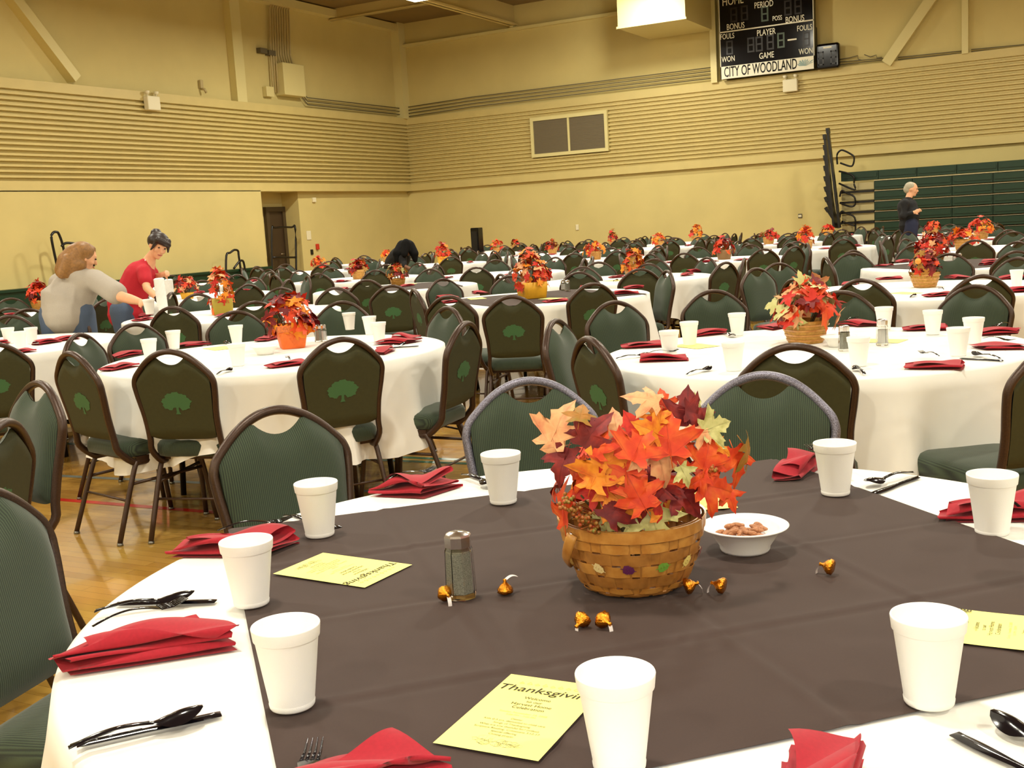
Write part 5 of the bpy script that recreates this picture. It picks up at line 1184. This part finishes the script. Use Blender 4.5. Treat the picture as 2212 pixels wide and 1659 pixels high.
# ------------------------------------------------------------------ lamps
def area(loc, size, power, col, rotx=0.0, rz=0.0, name='lamp_light', parent=None, spread=PI):
    l=bpy.data.lights.new(name,'AREA'); l.shape='DISK'; l.size=size; l.energy=power; l.color=col; l.spread=spread
    o=bpy.data.objects.new(name,l); C.objects.link(o); o.location=loc; o.rotation_euler=(rotx,0,rz)
    if parent: o.parent=parent
    return o
LCOL=(1.0,.95,.79); LP=215.0; ZL=ZC-1.0
lq=at(905,-4,ZL); LX0,LY0=lq.x,lq.y
print('LAMP0',lq,'CORNER',CORNER,'ZB0,1,C',ZB0,ZB1,ZC)
nl=0
for i in range(5):
    for j in range(5):
        x=LX0+5.8*i; y=LY0-6.6*j
        if x>XR-1 or y<YF+1: continue
        e=tag(empty('high_bay_lamp',(x,y,ZL)),'bright square high-bay lamp at the top edge near the hall corner' if i==j==0 else 'square high-bay lamp, row %d from back wall, %d from left wall'%(j+1,i+1),'ceiling lamp','high-bay lamps')
        b=MB(); b.box((-.33,-.33,.03),(.33,.33,.25)); b.box((-.15,-.15,.25),(.15,.15,.5)); o=b.build('housing', M['lampw'], e); mod_bevel(o,.03)
        b=MB(); b.box((-.3,-.3,0),(.3,.3,.03)); b.build('lens', M['lens'], e)
        b=MB(); b.tube([(0,0,.5),(0,0,1.0)],.02,6); b.build('hanger', M['steel_d'], e)
        area((0,0,-.03),.55,LP*(2.3 if i==j==0 else 1.35 if (i==0 or j==0) else 1.0),LCOL,parent=e); nl+=1
# lamp that washes the duct box
q=at(1408,-70,ZL); q=Vector((dx.location.x,yb_-1.3,ZC-.9)); e=tag(empty('high_bay_lamp',tuple(q)),'high-bay lamp hung right in front of the duct box','ceiling lamp','high-bay lamps')
b=MB(); b.box((-.3,-.3,.03),(.3,.3,.25)); b.build('housing', M['lampw'], e); b=MB(); b.box((-.27,-.27,0),(.27,.27,.03)); b.build('lens', M['lens'], e); b=MB(); b.tube([(0,0,.25),(0,0,.9)],.02,6); b.build('hanger', M['steel_d'], e)
l=area((0,.1,-.03),.5,LP*.9,LCOL,parent=e,rotx=math.radians(40))
# the camera's own small flash
fl=bpy.data.lights.new('camera_flash','SPOT'); fl.energy=23; fl.color=(.86,.90,1.0); fl.shadow_soft_size=.04; fl.spot_size=math.radians(75); fl.spot_blend=.6
fo=bpy.data.objects.new('camera_flash',fl); C.objects.link(fo)
w=bpy.data.worlds.new('hall_air'); sc.world=w; w.use_nodes=True; w.node_tree.nodes['Background'].inputs[0].default_value=(.9,.8,.6,1); w.node_tree.nodes['Background'].inputs[1].default_value=.05
cam=bpy.data.cameras.new('camera'); cam.sensor_width=36; cam.lens=F/2212*36; cam.clip_end=200; cam.clip_start=.02
co=bpy.data.objects.new('camera',cam); C.objects.link(co)
Mc=Matrix(((RW.x,UW.x,-FW.x,0),(RW.y,UW.y,-FW.y,0),(RW.z,UW.z,-FW.z,CAMZ),(0,0,0,1))); co.matrix_world=Mc; sc.camera=co
fo.matrix_world=Matrix.Translation(UW*.05-RW*.03)@Mc
sc.view_settings.view_transform='Standard'; sc.view_settings.look='None'; sc.view_settings.gamma=1; sc.view_settings.exposure=0.0
sc.view_settings.use_curve_mapping=False
print('N objects',len(bpy.data.objects),'lamps',nl,'chairs',len(PLACED))
